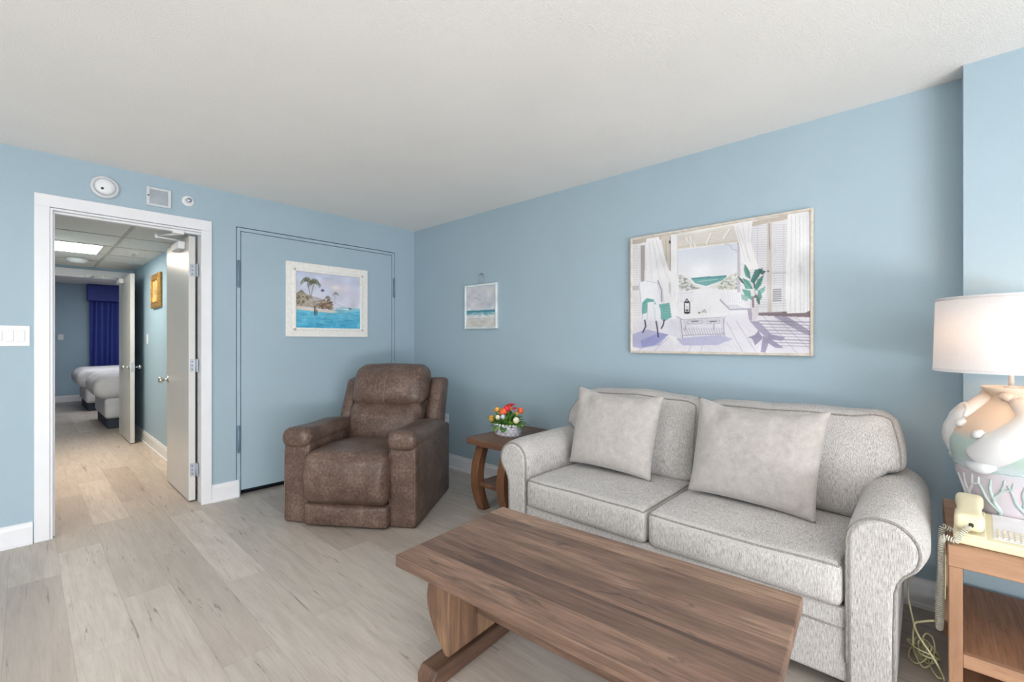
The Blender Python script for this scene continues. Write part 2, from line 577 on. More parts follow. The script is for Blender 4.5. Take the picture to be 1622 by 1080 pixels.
def at(o, loc):
    """move a mesh object's origin to loc, keeping its vertices in place"""
    o.data.transform(Matrix.Translation(-Vector(loc)))
    o.location = loc
    return o

def struct(name, bm, mats, label, cat):
    return setp(mesh(name, bm, mats), label, cat, kind='structure')

def copy_tree(o, parent=None):
    c = o.copy(); COL.objects.link(c)
    if parent is not None: c.parent = parent
    for ch in [x for x in bpy.data.objects if x.parent == o]:
        copy_tree(ch, c)
    return c

# ------------------------------------------------------------------ room dimensions
XR, YB, H = 2.864, 4.07, 2.433         # right wall, back wall, ceiling
XL, YF = -2.7, -3.0                    # left wall and window wall, outside the picture
DX0, DX1, DZ = 0.114, 0.937, 2.09      # hall doorway
PX0, PX1, PZ = 1.156, 2.622, 2.170     # wide painted door
HX = 1.02                              # hall right wall
HY = 7.92                              # bedroom doorway wall
HC = 2.2                               # hall ceiling
BY = 13.0                              # bedroom far wall

# floor and ceilings
b = bmesh.new(); box(b, XL, 5.2, YF, BY+.1, -0.1, 0)
struct('floor', b, M['floor'], 'grey-beige wood plank floor running through room and hallway', 'floor')
b = bmesh.new(); box(b, XL-.1, XR+.1, YF-.1, YB+.12, H, H+.1)
struct('ceiling', b, M['ceiling'], 'white textured ceiling over the living room', 'ceiling')

# back wall, with two openings
b = bmesh.new()
box(b, XL, DX0, YB, YB+.12, 0, H)
box(b, DX0, DX1, YB, YB+.12, DZ, H)
box(b, DX1, PX0, YB, YB+.12, 0, H)
box(b, PX0, PX1, YB, YB+.12, PZ, H)
box(b, PX1, XR+.1, YB, YB+.12, 0, H)
struct('wall_back', b, M['wall'], 'blue wall with hallway doorway and wide painted door', 'wall')
b = bmesh.new(); box(b, XR, XR+.1, -.12, YB, 0, H)
struct('wall_right', b, M['wall'], 'long blue wall behind the sofa', 'wall')
b = bmesh.new(); box(b, 2.729, XR+.1, YF, -.12, 0, H)
struct('wall_pillar', b, M['wall'], 'blue-grey wall projection behind the table lamp', 'wall')
b = bmesh.new(); box(b, XL-.1, XL, YF, YB+.12, 0, H)
struct('wall_left', b, M['roomwall'], 'pale wall on the left side of the room', 'wall')
WX0, WX1, WZ = -2.6, 0.9, 2.25
b = bmesh.new()
box(b, XL-.1, WX0, YF-.1, YF, 0, H); box(b, WX1, XR+.1, YF-.1, YF, 0, H); box(b, WX0, WX1, YF-.1, YF, WZ, H)
struct('wall_front', b, M['roomwall'], 'wall around the wide glass doors to the balcony', 'wall')
b = bmesh.new()
for x in (WX0, WX0+(WX1-WX0)/3, WX0+2*(WX1-WX0)/3, WX1-.05):
    box(b, x, x+.05, YF-.08, YF-.03, 0, WZ)
box(b, WX0, WX1, YF-.08, YF-.03, 0, .05); box(b, WX0, WX1, YF-.08, YF-.03, WZ-.05, WZ)
struct('window_1', b, M['trim'], 'white frame of the wide balcony glass doors', 'window')

# baseboards with a shoe moulding
def base_run(bm, p, q, n, h=0.135):
    """baseboard from p to q (x,y); n is the direction it projects"""
    p, q, n = Vector((*p, 0)), Vector((*q, 0)), Vector((*n, 0))
    prof = [(0, 0), (.022, 0), (.022, .016), (.014, .022), (.014, h-.03), (.009, h-.012), (.009, h), (0, h)]
    A = [bm.verts.new(p + n*a + Vector((0, 0, z))) for a, z in prof]
    B = [bm.verts.new(q + n*a + Vector((0, 0, z))) for a, z in prof]
    k = len(prof)
    bm.faces.new(A); bm.faces.new(list(reversed(B)))
    for i in range(k):
        bm.faces.new((A[i], B[i], B[(i+1) % k], A[(i+1) % k]))
b = bmesh.new()
base_run(b, (XL, YB), (DX0-.074, YB), (0, -1)); base_run(b, (DX1+.045, YB), (PX0+.018, YB), (0, -1)); base_run(b, (PX1+.03, YB), (XR, YB), (0, -1))
struct('baseboard_back', b, M['trim'], 'white baseboard along the doorway wall', 'baseboard')
b = bmesh.new()
base_run(b, (XR, -.12), (XR, YB), (-1, 0)); base_run(b, (2.729, YF), (2.729, -.12), (-1, 0))
struct('baseboard_right', b, M['trim'], 'white baseboard along the sofa wall', 'baseboard')
b = bmesh.new()
base_run(b, (HX, YB+.14), (HX, HY), (-1, 0)); 
struct('baseboard_hall', b, M['trim'], 'white baseboard along the hallway wall', 'baseboard')
b = bmesh.new()
base_run(b, (-2, BY), (5, BY), (0, -1), 0.13)
struct('baseboard_bedroom', b, M['trim'], 'white baseboard along the far bedroom wall', 'baseboard')

# hall doorway casing and jambs
def casing(bm, x0, x1, zt, y, w, th, ydir):
    """flat casing with an outer bead round an opening x0..x1, up to zt"""
    def piece(a0, a1, z0, z1, t):
        box(bm, a0, a1, min(y, y+ydir*t), max(y, y+ydir*t), z0, z1, 0.003, 1)
    for s, xe in ((-1, x0), (1, x1)):
        lo, hi = (xe-w, xe) if s < 0 else (xe, xe+w)
        piece(lo, hi, 0, zt, th)
    piece(x0-w, x1+w, zt, zt+w*1.13, th)
b = bmesh.new()
casing(b, DX0, DX1-.020, DZ+.004, YB, .069, .02, -1)
box(b, DX0, DX0+.012, YB-.012, YB+.13, 0, DZ-.012); box(b, DX1-.012, DX1, YB-.012, YB+.13, 0, DZ-.012)
box(b, DX0, DX1, YB-.012, YB+.13, DZ-.012, DZ)
box(b, DX0+.012, DX0+.024, YB+.04, YB+.085, 0, DZ-.012)
box(b, DX0+.012, DX1-.012, YB+.03, YB+.075, DZ-.024, DZ-.012)
struct('trim_1', b, M['trim'], 'white door casing around the hallway doorway', 'door casing')

# hallway shell
b = bmesh.new(); box(b, HX, HX+.1, YB+.12, HY, 0, 2.5)
struct('wall_hall_right', b, M['hallwall'], 'blue hallway wall behind the open doors', 'wall')
b = bmesh.new(); box(b, -.16, -.06, YB+.12, HY, 0, 2.5)
struct('wall_hall_left', b, M['hallwall'], 'blue hallway wall on the left, out of sight', 'wall')
EX0, EX1, EZ = 0.08, 0.90, 2.085
b = bmesh.new()
box(b, -2.0, EX0, HY, HY+.12, 0, 2.5); box(b, EX1, 5.2, HY, HY+.12, 0, 2.5); box(b, EX0, EX1, HY, HY+.12, EZ, 2.5)
struct('wall_hall_end', b, M['hallwall'], 'hallway end wall with the bedroom doorway', 'wall')
b = bmesh.new()
casing(b, EX0, EX1, EZ, HY, .072, .02, -1)
box(b, EX0, EX0+.02, HY-.005, HY+.125, 0, EZ-.0); box(b, EX1-.02, EX1, HY-.005, HY+.125, 0, EZ); box(b, EX0, EX1, HY-.005, HY+.125, EZ-.02, EZ)
struct('trim_2', b, M['trim'], 'white door casing around the bedroom doorway', 'door casing')
# suspended ceiling: tiles and grid
b = bmesh.new()
box(b, -.06, HX, YB+.12, HY, HC, HC+.06)
bx = 0.62
for x in (bx,):
    box(b, x-.012, x+.012, YB+.12, HY, HC-.006, HC, 0, 1, 1)
for y in (4.79, 5.40, 6.01, 6.62, 7.23):
    box(b, -.06, HX, y-.012, y+.012, HC-.005, HC, 0, 1, 1)
struct('ceiling_hall', b, [M['tile'], M['tbar']], 'tiled suspended ceiling over the hallway', 'ceiling')
# bedroom shell
b = bmesh.new(); box(b, -2.0, 5.2, BY, BY+.1, 0, 2.6)
struct('wall_bedroom_back', b, M['hallwall'], 'blue far wall of the bedroom', 'wall')
b = bmesh.new(); box(b, 4.0, 4.1, HY+.12, BY, 0, 2.6)
struct('wall_bedroom_right', b, M['hallwall'], 'blue bedroom wall behind the bed heads', 'wall')
b = bmesh.new(); box(b, -2.1, -2.0, HY, BY, 0, 2.6)
struct('wall_bedroom_left', b, M['hallwall'], 'blue bedroom wall on the left', 'wall')
b = bmesh.new(); box(b, -2.0, 4.0, HY+.12, BY, 2.44, 2.5)
struct('ceiling_bedroom', b, M['ceiling'], 'white bedroom ceiling seen through the far doorway', 'ceiling')

# ------------------------------------------------------------------ wide painted door, flush with the back wall
d = thing('door_2', 'wide flush door painted wall blue, holding the beach painting', 'door', (1.889, YB, 0), kind='structure')
b = bmesh.new()
fr = 0.026
for (x0, x1, z0, z1) in ((PX0+.006, PX0+.006+fr, 0, PZ-.006), (PX1-.006-fr, PX1-.006, 0, PZ-.006), (PX0+.006+fr, PX1-.006-fr, PZ-.006-fr, PZ-.006)):
    box(b, x0, x1, YB-.001, YB+.10, z0, z1, 0.002, 1)
mesh('door_frame', b, M['wall'], d)
b = bmesh.new()
box(b, PX0+.012+fr-.001, PX1-.012-fr+.001, YB+.002, YB+.045, .045, PZ-.010-fr, 0.0015, 1)
slab2 = mesh('slab', b, M['wall'], d)
b = bmesh.new(); box(b, PX0, PX1, YB+.10, YB+.119, 0, PZ)
box(b, PX0, PX1, YB+.05, YB+.1, 0, .003)
mesh('recess', b, M['doorgap'], d)
for (x, z0, z1) in ((PX0+.016, 1.68, 1.90), (PX1-.012, 1.70, 1.905), (PX0+.016, .35, .57), (PX1-.012, .35, .57)):
    b = bmesh.new(); tube(b, [(x, YB-.008, z0), (x, YB-.008, z1)], .008, 8)
    box(b, x-.012, x+.014, YB-.003, YB, z0+.01, z1-.01)
    mesh('hinge', b, M['hinge'], d)

# ------------------------------------------------------------------ open white doors
def knob(parent, x, y, z, sx):
    b = bmesh.new()
    lathe(b, [(.0, 0), (.031, 0), (.031, .006), (.012, .01), (.011, .035), (.022, .042), (.029, .055), (.024, .07), (.0, .074)], (0, 0, 0), 18, axis='X')
    if sx < 0:
        b.transform(Matrix.Scale(-1, 4, Vector((1, 0, 0))))
    b.transform(Matrix.Translation((x, y, z)))
    mesh('knob', b, M['chrome'], parent)

def closer(parent, xf, yh, z, yd, elbow, arm_from):
    """overhead closer on the face at xf: a body, and two arms that meet at an elbow"""
    b = bmesh.new(); box(b, xf-.05, xf-.001, min(yh+yd*.10, yh+yd*.33), max(yh+yd*.10, yh+yd*.33), z-.06, z, .008, 2)
    body = mesh('closer', b, M['plastic'], parent)
    b = bmesh.new()
    s = Vector((xf-.03, yh+yd*.14, z+.008)); e = Vector((elbow[0], elbow[1], z+.012)); f = Vector(arm_from)
    tube(b, [s, e], .0075, 6); tube(b, [e+Vector((0, 0, .008)), f], .0075, 6)
    tube(b, [e-Vector((0, 0, .01)), e+Vector((0, 0, .02))], .013, 8)
    box(b, f.x-.05, f.x+.02, f.y-.025, f.y+.025, f.z-.006, f.z+.03, .004, 1)
    mesh('closer_arm', b, M['plastic'], body)

d1 = thing('door_1', 'white flush door standing open at the near end of the hallway', 'door', (.888, YB+.13, 0), kind='structure')
b = bmesh.new(); box(b, .866, .910, YB+.125, YB+.125+.775, .012, 2.066, .002, 1)
mesh('slab', b, M['door'], d1)
knob(d1, .866, YB+.125+.715, .91, -1); knob(d1, .910, YB+.125+.715, .91, 1)
for z in (1.80, 1.06, .25):
    b = bmesh.new()
    tube(b, [(.916, YB+.118, z-.05), (.916, YB+.118, z+.05)], .008, 8)
    box(b, .875, .912, YB+.121, YB+.1255, z-.05, z+.05); box(b, .9125, .918, YB+.078, YB+.118, z-.05, z+.05)
    for dz in (-.03, 0, .03):
        lathe(b, [(.004, 0), (.004, .002)], (.888, YB+.119, z+dz), 8, axis='Y', mi=1)
    mesh('hinge', b, [M['steel'], M['dark']], d1)
closer(d1, .866, YB+.125, 2.035, 1, (.69, 4.32), (.80, YB+.05, 2.056))

d3 = thing('door_3', 'white flush door standing open at the far end of the hallway', 'door', (.895, HY-.02, 0), kind='structure')
b = bmesh.new(); box(b, .876, .918, HY-.03-.815, HY-.03, .012, 2.07, .002, 1)
mesh('slab', b, M['door'], d3)
knob(d3, .876, HY-.03-.75, .93, -1); knob(d3, .918, HY-.03-.75, .93, 1)
b = bmesh.new(); box(b, .884, .910, HY-.03-.8155, HY-.03-.813, .87, .99, .001, 1)
mesh('latch_plate', b, M['steel'], d3)
closer(d3, .876, HY-.03, 2.05, -1, (.68, HY-.26), (.58, HY-.03, 2.07))

# bedroom far door, only its edge shows
d4 = thing('door_4', 'grey door on the far bedroom wall with a metal latch', 'door', (.0, BY-.02, 0), kind='structure')
b = bmesh.new(); box(b, -.5, .405, BY-.04, BY-.002, .01, 2.16, .003, 1)
mesh('slab', b, M['greywood'], d4)
b = bmesh.new(); box(b, .375, .40, BY-.07, BY-.035, 1.34, 1.39, .004, 1)
mesh('latch', b, M['chrome'], d4)

# ------------------------------------------------------------------ wall and ceiling fittings
def wall_plate(name, label, cat, cx, cz, w, h, y, rockers, group=None):
    t = thing(name, label, cat, (cx, y, cz), group=group)
    b = bmesh.new(); box(b, -w/2, w/2, -.007, 0, -h/2, h/2, .003, 2)
    mesh('plate', b, M['plastic'], t, local=True)
    for rx in rockers:
        b = bmesh.new(); box(b, rx-.016, rx+.016, -.011, -.006, -.034, .034, .002, 1)
        mesh('rocker', b, M['trim'], t, local=True)
    return t
wall_plate('light_switch', 'white multi-rocker switch plate left of the hallway doorway', 'light switch', -.055, 1.281, .168, .125, YB, (-.046, 0, .046))
wall_plate('light_switch', 'small white switch plate on the far bedroom wall', 'light switch', .52, 1.33, .08, .115, BY, (0,))

t = thing('light_switch', 'slim white switch plate on the hallway wall below the gold frame', 'light switch', (HX, 6.93, 1.275))
b = bmesh.new(); box(b, -.006, 0, -.037, .037, -.06, .06, .003, 2); mesh('plate', b, M['plastic'], t, local=True)
b = bmesh.new(); box(b, -.010, -.005, -.016, .016, -.034, .034, .002, 1); mesh('rocker', b, M['trim'], t, local=True)

t = thing('wall_outlet', 'white outlet plate on the right wall beside the brown recliner', 'outlet', (XR, 3.52, .465))
b = bmesh.new(); box(b, -.007, 0, -.037, .037, -.06, .06, .003, 2); mesh('plate', b, M['plastic'], t, local=True)
for dz in (-.022, .022):
    b = bmesh.new(); box(b, -.009, -.006, -.014, .014, dz-.012, dz+.012, .002, 1); mesh('socket', b, M['offwhite'], t, local=True)

t = thing('smoke_alarm', 'round white smoke alarm on the wall above the hallway doorway', 'smoke alarm', (.372, YB, 2.283))
b = bmesh.new(); lathe(b, [(.076, 0), (.076, -.014), (.066, -.026), (.060, -.026), (.058, -.018), (0, -.018)], (0, 0, 0), 40, axis='Y'); mesh('base', b, M['offwhite'], t, local=True)
b = bmesh.new(); lathe(b, [(.052, -.016), (.052, -.030), (.044, -.042), (.02, -.046), (0, -.046)], (0, 0, 0), 36, axis='Y'); mesh('cover', b, M['plastic'], t, local=True)
b = bmesh.new(); lathe(b, [(.008, -.040), (.008, -.047), (0, -.047)], (-.016, 0, -.018), 12, axis='Y'); mesh('test_button', b, M['dark'], t, local=True)

t = thing('alarm_speaker', 'square white alarm speaker with grey grille above the doorway', 'speaker', (.6615, YB, 2.281))
b = bmesh.new()
for (x0, x1, z0, z1) in ((-.071, -.052, -.066, .066), (.052, .071, -.066, .066), (-.052, .052, .05, .066), (-.052, .052, -.066, -.05)):
    box(b, x0, x1, -.018, 0, z0, z1, .003, 1)
mesh('frame', b, M['offwhite'], t, local=True)
b = bmesh.new()
box(b, -.053, .053, -.010, 0, -.051, .051)
for k in range(14):
    z = -.046+k*.0071
    box(b, -.052, .052, -.0125, -.009, z-.0018, z+.0018)
mesh('grille', b, M['grille'], t, local=True)
b = bmesh.new(); lathe(b, [(.005, -.017), (.005, -.021), (0, -.021)], (-.061, 0, .004), 10, axis='Y'); mesh('indicator', b, M['dark'], t, local=True)

def sprinkler(label, loc, axis):
    t = thing('sprinkler_head', label, 'sprinkler', loc)
    def T(b):
        if axis == 'down': b.transform(Matrix.Rotation(PI/2, 4, 'X'))
        return b
    b = bmesh.new(); lathe(b, [(.039, 0), (.039, -.004), (.028, -.010), (.022, -.006), (0, -.006)], (0, 0, 0), 28, axis='Y'); mesh('escutcheon', T(b), M['plastic'], t, local=True)
    b = bmesh.new(); lathe(b, [(.010, -.004), (.010, -.018), (.006, -.022), (.006, -.034), (.017, -.035), (.017, -.038), (0, -.038)], (0, 0, 0), 16, axis='Y')
    tube(b, [(-.012, -.010, 0), (-.013, -.024, 0), (-.004, -.033, 0)], .0025, 6); tube(b, [(.012, -.010, 0), (.013, -.024, 0), (.004, -.033, 0)], .0025, 6)
    mesh('deflector', T(b), M['steel'], t, local=True)
sprinkler('round white sprinkler head on the wall right of the alarm speaker', (.837, YB, 2.2985), 'wall')
sprinkler('small sprinkler head in the hallway ceiling tiles', (.80, 6.25, HC), 'down')

t = thing('smoke_alarm', 'round white smoke detector on the hallway ceiling near the light panel', 'smoke detector', (.42, 7.15, HC-.005))
b = bmesh.new(); lathe(b, [(.09, 0), (.09, -.02), (.06, -.045), (0, -.048)], (0, 0, 0), 32); mesh('cover', b, M['plastic'], t, local=True)

t = thing('ceiling_light', 'bright rectangular fluorescent panel in the hallway ceiling', 'ceiling light', (.25, 6.32, HC))
b = bmesh.new(); box(b, -.305, .302, -.31, .31, -.008, 0)
mesh('frame', b, M['tbar'], t, local=True)
b = bmesh.new(); box(b, -.30, .285, -.292, .292, -.012, -.008)
mesh('diffuser', b, M['panel'], t, local=True)

# ------------------------------------------------------------------ paintings: colour laid on a fine canvas grid
class Canvas:
    """pixel quad (TL,TR,BR,BL) is the plan the picture is drawn on"""
    def __init__(self, quad, nx, ny, seed=1):
        src = [(0, 0), (1, 0), (1, 1), (0, 1)]
        A, B = [], []
        for (u, v), (x, y) in zip(src, quad):
            A.append([u, v, 1, 0, 0, 0, -u*x, -v*x]); B.append(x)
            A.append([0, 0, 0, u, v, 1, -u*y, -v*y]); B.append(y)
        h = np.append(np.linalg.solve(np.array(A, float), np.array(B, float)), 1).reshape(3, 3)
        u, v = np.meshgrid(np.linspace(0, 1, nx), np.linspace(0, 1, ny))
        w = h[2, 0]*u+h[2, 1]*v+1
        self.x = (h[0, 0]*u+h[0, 1]*v+h[0, 2])/w
        self.y = (h[1, 0]*u+h[1, 1]*v+h[1, 2])/w
        self.u, self.v, self.nx, self.ny = u, v, nx, ny
        self.c = np.zeros((ny, nx, 3))
        self.rng = np.random.default_rng(seed)
    def fill_all(self, c): self.c[:] = c
    def vgrad(self, y0, y1, c0, c1, mask=None):
        t = np.clip((self.y-y0)/(y1-y0), 0, 1)[..., None]
        col = np.array(c0)*(1-t)+np.array(c1)*t
        m = np.ones_like(self.x, bool) if mask is None else mask
        self.c[m] = col[m]
    def inside(self, poly):
        x, y = self.x, self.y
        m = np.zeros_like(x, bool)
        n = len(poly)
        for i in range(n):
            x0, y0 = poly[i]; x1, y1 = poly[(i+1) % n]
            if y0 == y1: continue
            c = ((y0 > y) != (y1 > y)) & (x < (x1-x0)*(y-y0)/(y1-y0)+x0)
            m ^= c
        return m
    def put(self, m, col, a=1.0):
        if not isinstance(a, np.ndarray): a = np.full(self.x.shape, a)
        k = (m*a)[..., None]
        self.c = self.c*(1-k)+np.array(col, float)*k
    def poly(self, pts, col, a=1.0): self.put(self.inside(pts).astype(float), col, a)
    def line(self, pts, w, col, a=1.0):
        d = np.full(self.x.shape, 1e9)
        for (x0, y0), (x1, y1) in zip(pts[:-1], pts[1:]):
            dx, dy = x1-x0, y1-y0
            t = np.clip(((self.x-x0)*dx+(self.y-y0)*dy)/max(1e-9, dx*dx+dy*dy), 0, 1)
            d = np.minimum(d, np.hypot(self.x-x0-t*dx, self.y-y0-t*dy))
        self.put(np.clip((w/2+1.5-d)/3.0, 0, 1), col, a)
    def dot(self, cx, cy, rx, ry, col, a=1.0, soft=0.3):
        d = np.hypot((self.x-cx)/rx, (self.y-cy)/ry)
        self.put(np.clip((1-d)/soft, 0, 1), col, a)
    def dabs(self, poly, n, size, cols, a=0.8):
        xs = [p[0] for p in poly]; ys = [p[1] for p in poly]
        k = 0
        while k < n:
            px, py = self.rng.uniform(min(xs), max(xs)), self.rng.uniform(min(ys), max(ys))
            ok = False
            for i in range(len(poly)):
                (x0, y0), (x1, y1) = poly[i], poly[(i+1) % len(poly)]
                if (y0 > py) != (y1 > py) and px < (x1-x0)*(py-y0)/(y1-y0)+x0: ok = not ok
            if not ok: continue
            k += 1
            self.dot(px, py, size*self.rng.uniform(.6, 1.4), size*self.rng.uniform(.4, 1.0), cols[int(self.rng.integers(len(cols)))], a)
    def grainy(self, amt):
        self.c = np.clip(self.c+self.rng.normal(0, amt, self.c.shape[:2])[..., None], 0, 255)
    def tone(self, sat, gain, wash=0.0):
        g = self.c.mean(axis=2, keepdims=True)
        self.c = (g+(self.c-g)*sat)*gain
        if wash:                                     # uneven watercolour wash
            k = 9
            z = self.rng.normal(0, 1, (k+2, k+2))
            fx = self.u*k; fy = self.v*k
            i = np.clip(fx.astype(int), 0, k); j = np.clip(fy.astype(int), 0, k)
            a, b_ = fx-i, fy-j
            a = a*a*(3-2*a); b_ = b_*b_*(3-2*b_)
            n = (z[j, i]*(1-a)+z[j, i+1]*a)*(1-b_)+(z[j+1, i]*(1-a)+z[j+1, i+1]*a)*b_
            self.c = self.c*(1+wash*n[..., None])
        self.c = np.clip(self.c, 0, 255)
    def build(self, name, parent, origin, du, dv):
        """canvas face: origin = top left, du / dv = edge vectors"""
        o, du, dv = Vector(origin), Vector(du), Vector(dv)
        co = [(o+du*float(self.u[j, i])+dv*float(self.v[j, i])) for j in range(self.ny) for i in range(self.nx)]
        fs = [(j*self.nx+i, (j+1)*self.nx+i, (j+1)*self.nx+i+1, j*self.nx+i+1) for j in range(self.ny-1) for i in range(self.nx-1)]
        me = bpy.data.meshes.new(name)
        inv = world_of(parent).inverted()
        me.from_pydata([tuple(inv @ p) for p in co], [], fs)
        at_ = me.color_attributes.new('paint', 'FLOAT_COLOR', 'POINT')
        c = self.c.reshape(-1, 3)/255.0
        l = np.where(c <= 0.04045, c/12.92, ((c+0.055)/1.055)**2.4)
        at_.data.foreach_set('color', np.concatenate([l, np.ones((len(l), 1))], 1).astype(np.float32).ravel())
        me.materials.append(M['paint'])
        ob = bpy.data.objects.new(name, me); COL.objects.link(ob); ob.parent = parent
        return ob

def frame_box(bm, axis, a0, a1, z0, z1, w, d0, d1, bev=.003):
    """rectangular picture frame.  axis 'Y': a is X and depth is Y; axis 'X': a is Y and depth is X"""
    for (p0, p1, q0, q1) in ((a0, a0+w, z0, z1), (a1-w, a1, z0, z1), (a0+w, a1-w, z0, z0+w), (a0+w, a1-w, z1-w, z1)):
        if axis == 'Y': box(bm, p0, p1, d0, d1, q0, q1, bev, 1)
        else: box(bm, d0, d1, p0, p1, q0, q1, bev, 1)

# --- large veranda picture over the sofa
PY1, PY0, PZ1_, PZ0_ = 1.496, .437, 1.957, 1.169
t = thing('wall_picture', 'large framed picture of a white beach veranda above the sofa', 'picture', (XR, (PY0+PY1)/2, PZ0_))
b = bmesh.new(); frame_box(b, 'X', PY0, PY1, PZ0_, PZ1_, .014, XR-.038, XR-.001)
mesh('frame', b, M['frame_wood'], t)
b = bmesh.new(); box(b, XR-.026, XR-.002, PY0+.012, PY1-.012, PZ0_+.012, PZ1_-.012)
mesh('backing', b, M['paper'], t)
cv = Canvas([(98, 284), (1226, 98), (1226, 992), (98, 986)], 380, 285, 3)
cv.fill_all((236, 236, 240))
cv.poly([(90, 780), (400, 770), (900, 740), (1240, 735), (1240, 1010), (90, 1010)], (232, 230, 240))
# left shutters and beams
cv.poly([(98, 300), (190, 290), (190, 780), (98, 780)], (232, 232, 236))
for k in range(30):
    y = 325+k*15
    cv.line([(100, y), (150, y-3)], 2.5, (198, 196, 204), .7)
cv.poly([(98, 286), (390, 236), (390, 262), (98, 312)], (196, 184, 172))
cv.poly([(150, 318), (178, 314), (176, 545), (152, 550)], (176, 168, 166))
cv.poly([(98, 575), (140, 570), (140, 600), (98, 605)], (184, 176, 186), .7)
cv.poly([(280, 262), (345, 250), (345, 505), (325, 500)], (212, 202, 190))
cv.line([(312, 280), (318, 470)], 4, (168, 158, 150), .7)
cv.line([(341, 262), (341, 495)], 4, (130, 122, 120), .8)
cv.dot(338, 296, 8, 12, (80, 76, 76))
# sky, sea and dunes
cv.vgrad(320, 520, (214, 223, 238), (236, 236, 242), cv.inside([(388, 345), (772, 298), (772, 520), (388, 520)]))
cv.poly([(470, 522), (700, 504), (690, 530), (630, 552), (570, 572), (500, 556)], (116, 180, 180))
cv.poly([(470, 522), (700, 504), (700, 514), (480, 532)], (84, 156, 166))
cv.line([(520, 545), (640, 530)], 4, (190, 220, 222), .8)
cv.poly([(388, 500), (430, 510), (480, 555), (560, 590), (400, 610)], (224, 226, 226))
cv.poly([(780, 485), (720, 500), (640, 560), (560, 590), (780, 610)], (226, 228, 226))
cv.dabs([(392, 500), (430, 510), (530, 590), (520, 610), (400, 600)], 75, 9, [(150, 158, 156), (120, 136, 130), (196, 190, 176), (214, 216, 214)], .6)
cv.dabs([(770, 488), (720, 505), (630, 590), (640, 625), (770, 590)], 110, 9, [(158, 170, 150), (126, 146, 130), (204, 196, 172), (216, 220, 214)], .6)
cv.poly([(400, 610), (560, 585), (790, 600), (790, 745), (390, 760)], (236, 236, 242))
for x in range(395, 490, 12):
    cv.line([(x, 622), (x, 672)], 2, (190, 190, 204), .7)
cv.line([(388, 620), (490, 612)], 4, (206, 206, 216)); cv.line([(388, 675), (490, 668)], 3, (206, 206, 216))
for x in range(665, 800, 14):
    cv.line([(x, 615), (x+4, 680)], 2.5, (206, 206, 220), .8)
cv.line([(660, 660), (720, 720), (830, 716)], 10, (166, 164, 192), .8)
for k in range(6):
    cv.line([(690+k*14, 690), (740+k*16, 715)], 3, (176, 174, 200), .6)
# porch roof
cv.poly([(375, 242), (770, 168), (790, 296), (380, 346)], (226, 220, 212))
cv.line([(380, 252), (770, 180)], 9, (240, 238, 234))
cv.line([(385, 330), (780, 284)], 10, (214, 202, 186), .9); cv.line([(385, 345), (770, 300)], 5, (240, 240, 242))
for k in range(5):
    cv.line([(390, 270+k*13), (780, 200+k*17)], 2, (188, 178, 170), .6)
for (x, y, s) in ((445, 266, -1), (470, 262, -1), (600, 244, 1), (720, 212, 1.4)):
    cv.line([(x, y), (x-28*s, y+58)], 11, (242, 240, 238)); cv.line([(x+7, y), (x-21*s, y+58)], 3, (150, 142, 140), .7)
cv.poly([(345, 250), (386, 244), (388, 960), (340, 900)], (240, 240, 244))
cv.line([(387, 250), (388, 520)], 3, (200, 198, 204), .8)
cv.poly([(766, 300), (788, 296), (786, 610), (768, 612)], (196, 192, 204))
cv.line([(770, 352), (735, 338), (720, 312), (690, 308)], 7, (204, 198, 204))
# louvred doors on the right
cv.poly([(780, 200), (1090, 130), (1090, 735), (880, 745), (790, 650)], (230, 229, 235))
cv.poly([(860, 165), (1090, 122), (1090, 150), (860, 196)], (204, 192, 178))
for k in range(36):
    y = 196+k*14.5
    cv.line([(850, y), (955, y-4)], 3, (182, 180, 194), .65)
    cv.line([(990, y-8), (1078, y-12)], 3, (182, 180, 194), .65)
for x in (895, 1060):
    cv.line([(x, 190), (x, 730)], 4, (196, 194, 204), .7)
cv.line([(990, 490), (1075, 486)], 9, (196, 194, 206))
cv.poly([(953, 168), (986, 163), (984, 735), (957, 738)], (214, 206, 198))
cv.line([(968, 180), (972, 340)], 7, (150, 142, 138), .8); cv.line([(975, 340), (976, 730)], 3, (188, 182, 182), .8)
for k in range(7):
    cv.line([(992, 592+k*12), (1044, 590+k*12)], 5, (96, 94, 108), .9)
cv.poly([(880, 744), (1240, 726), (1240, 765), (900, 756)], (140, 122, 130))
cv.line([(880, 742), (1240, 724)], 5, (110, 92, 96), .7)
# curtains
cv.poly([(742, 182), (865, 160), (850, 290), (905, 462), (840, 470), (800, 420), (778, 300)], (242, 241, 243))
for (a, c_) in (((770, 190), (850, 420)), ((800, 180), (835, 400)), ((840, 176), (836, 300)), ((760, 200), (820, 420))):
    cv.line([a, c_], 4, (206, 204, 212), .7)
cv.poly([(1086, 118), (1226, 100), (1226, 722), (1190, 738), (1080, 742), (1072, 600)], (242, 242, 245))
for (x, s, a) in ((1110, -8, .6), (1135, -4, .5), (1160, 4, .7), (1185, 2, .5), (1205, 4, .5)):
    cv.line([(x, 130), (x+s, 730)], 6, (210, 209, 217), a)
cv.dot(1165, 470, 22, 60, (206, 206, 212), .6, .9)
cv.poly([(188, 276), (268, 262), (330, 470), (395, 520), (390, 660), (300, 680), (265, 660), (150, 560), (188, 540)], (240, 240, 244))
for (a, c_) in (((205, 290), (225, 540)), ((228, 285), (275, 540)), ((250, 280), (320, 520)), ((285, 540), (300, 670)), ((330, 520), (345, 640))):
    cv.line([a, c_], 4, (208, 208, 218), .7)
cv.line([(262, 540), (285, 600), (288, 670)], 9, (150, 148, 168), .8)
cv.dot(338, 585, 10, 45, (206, 204, 206), .8)
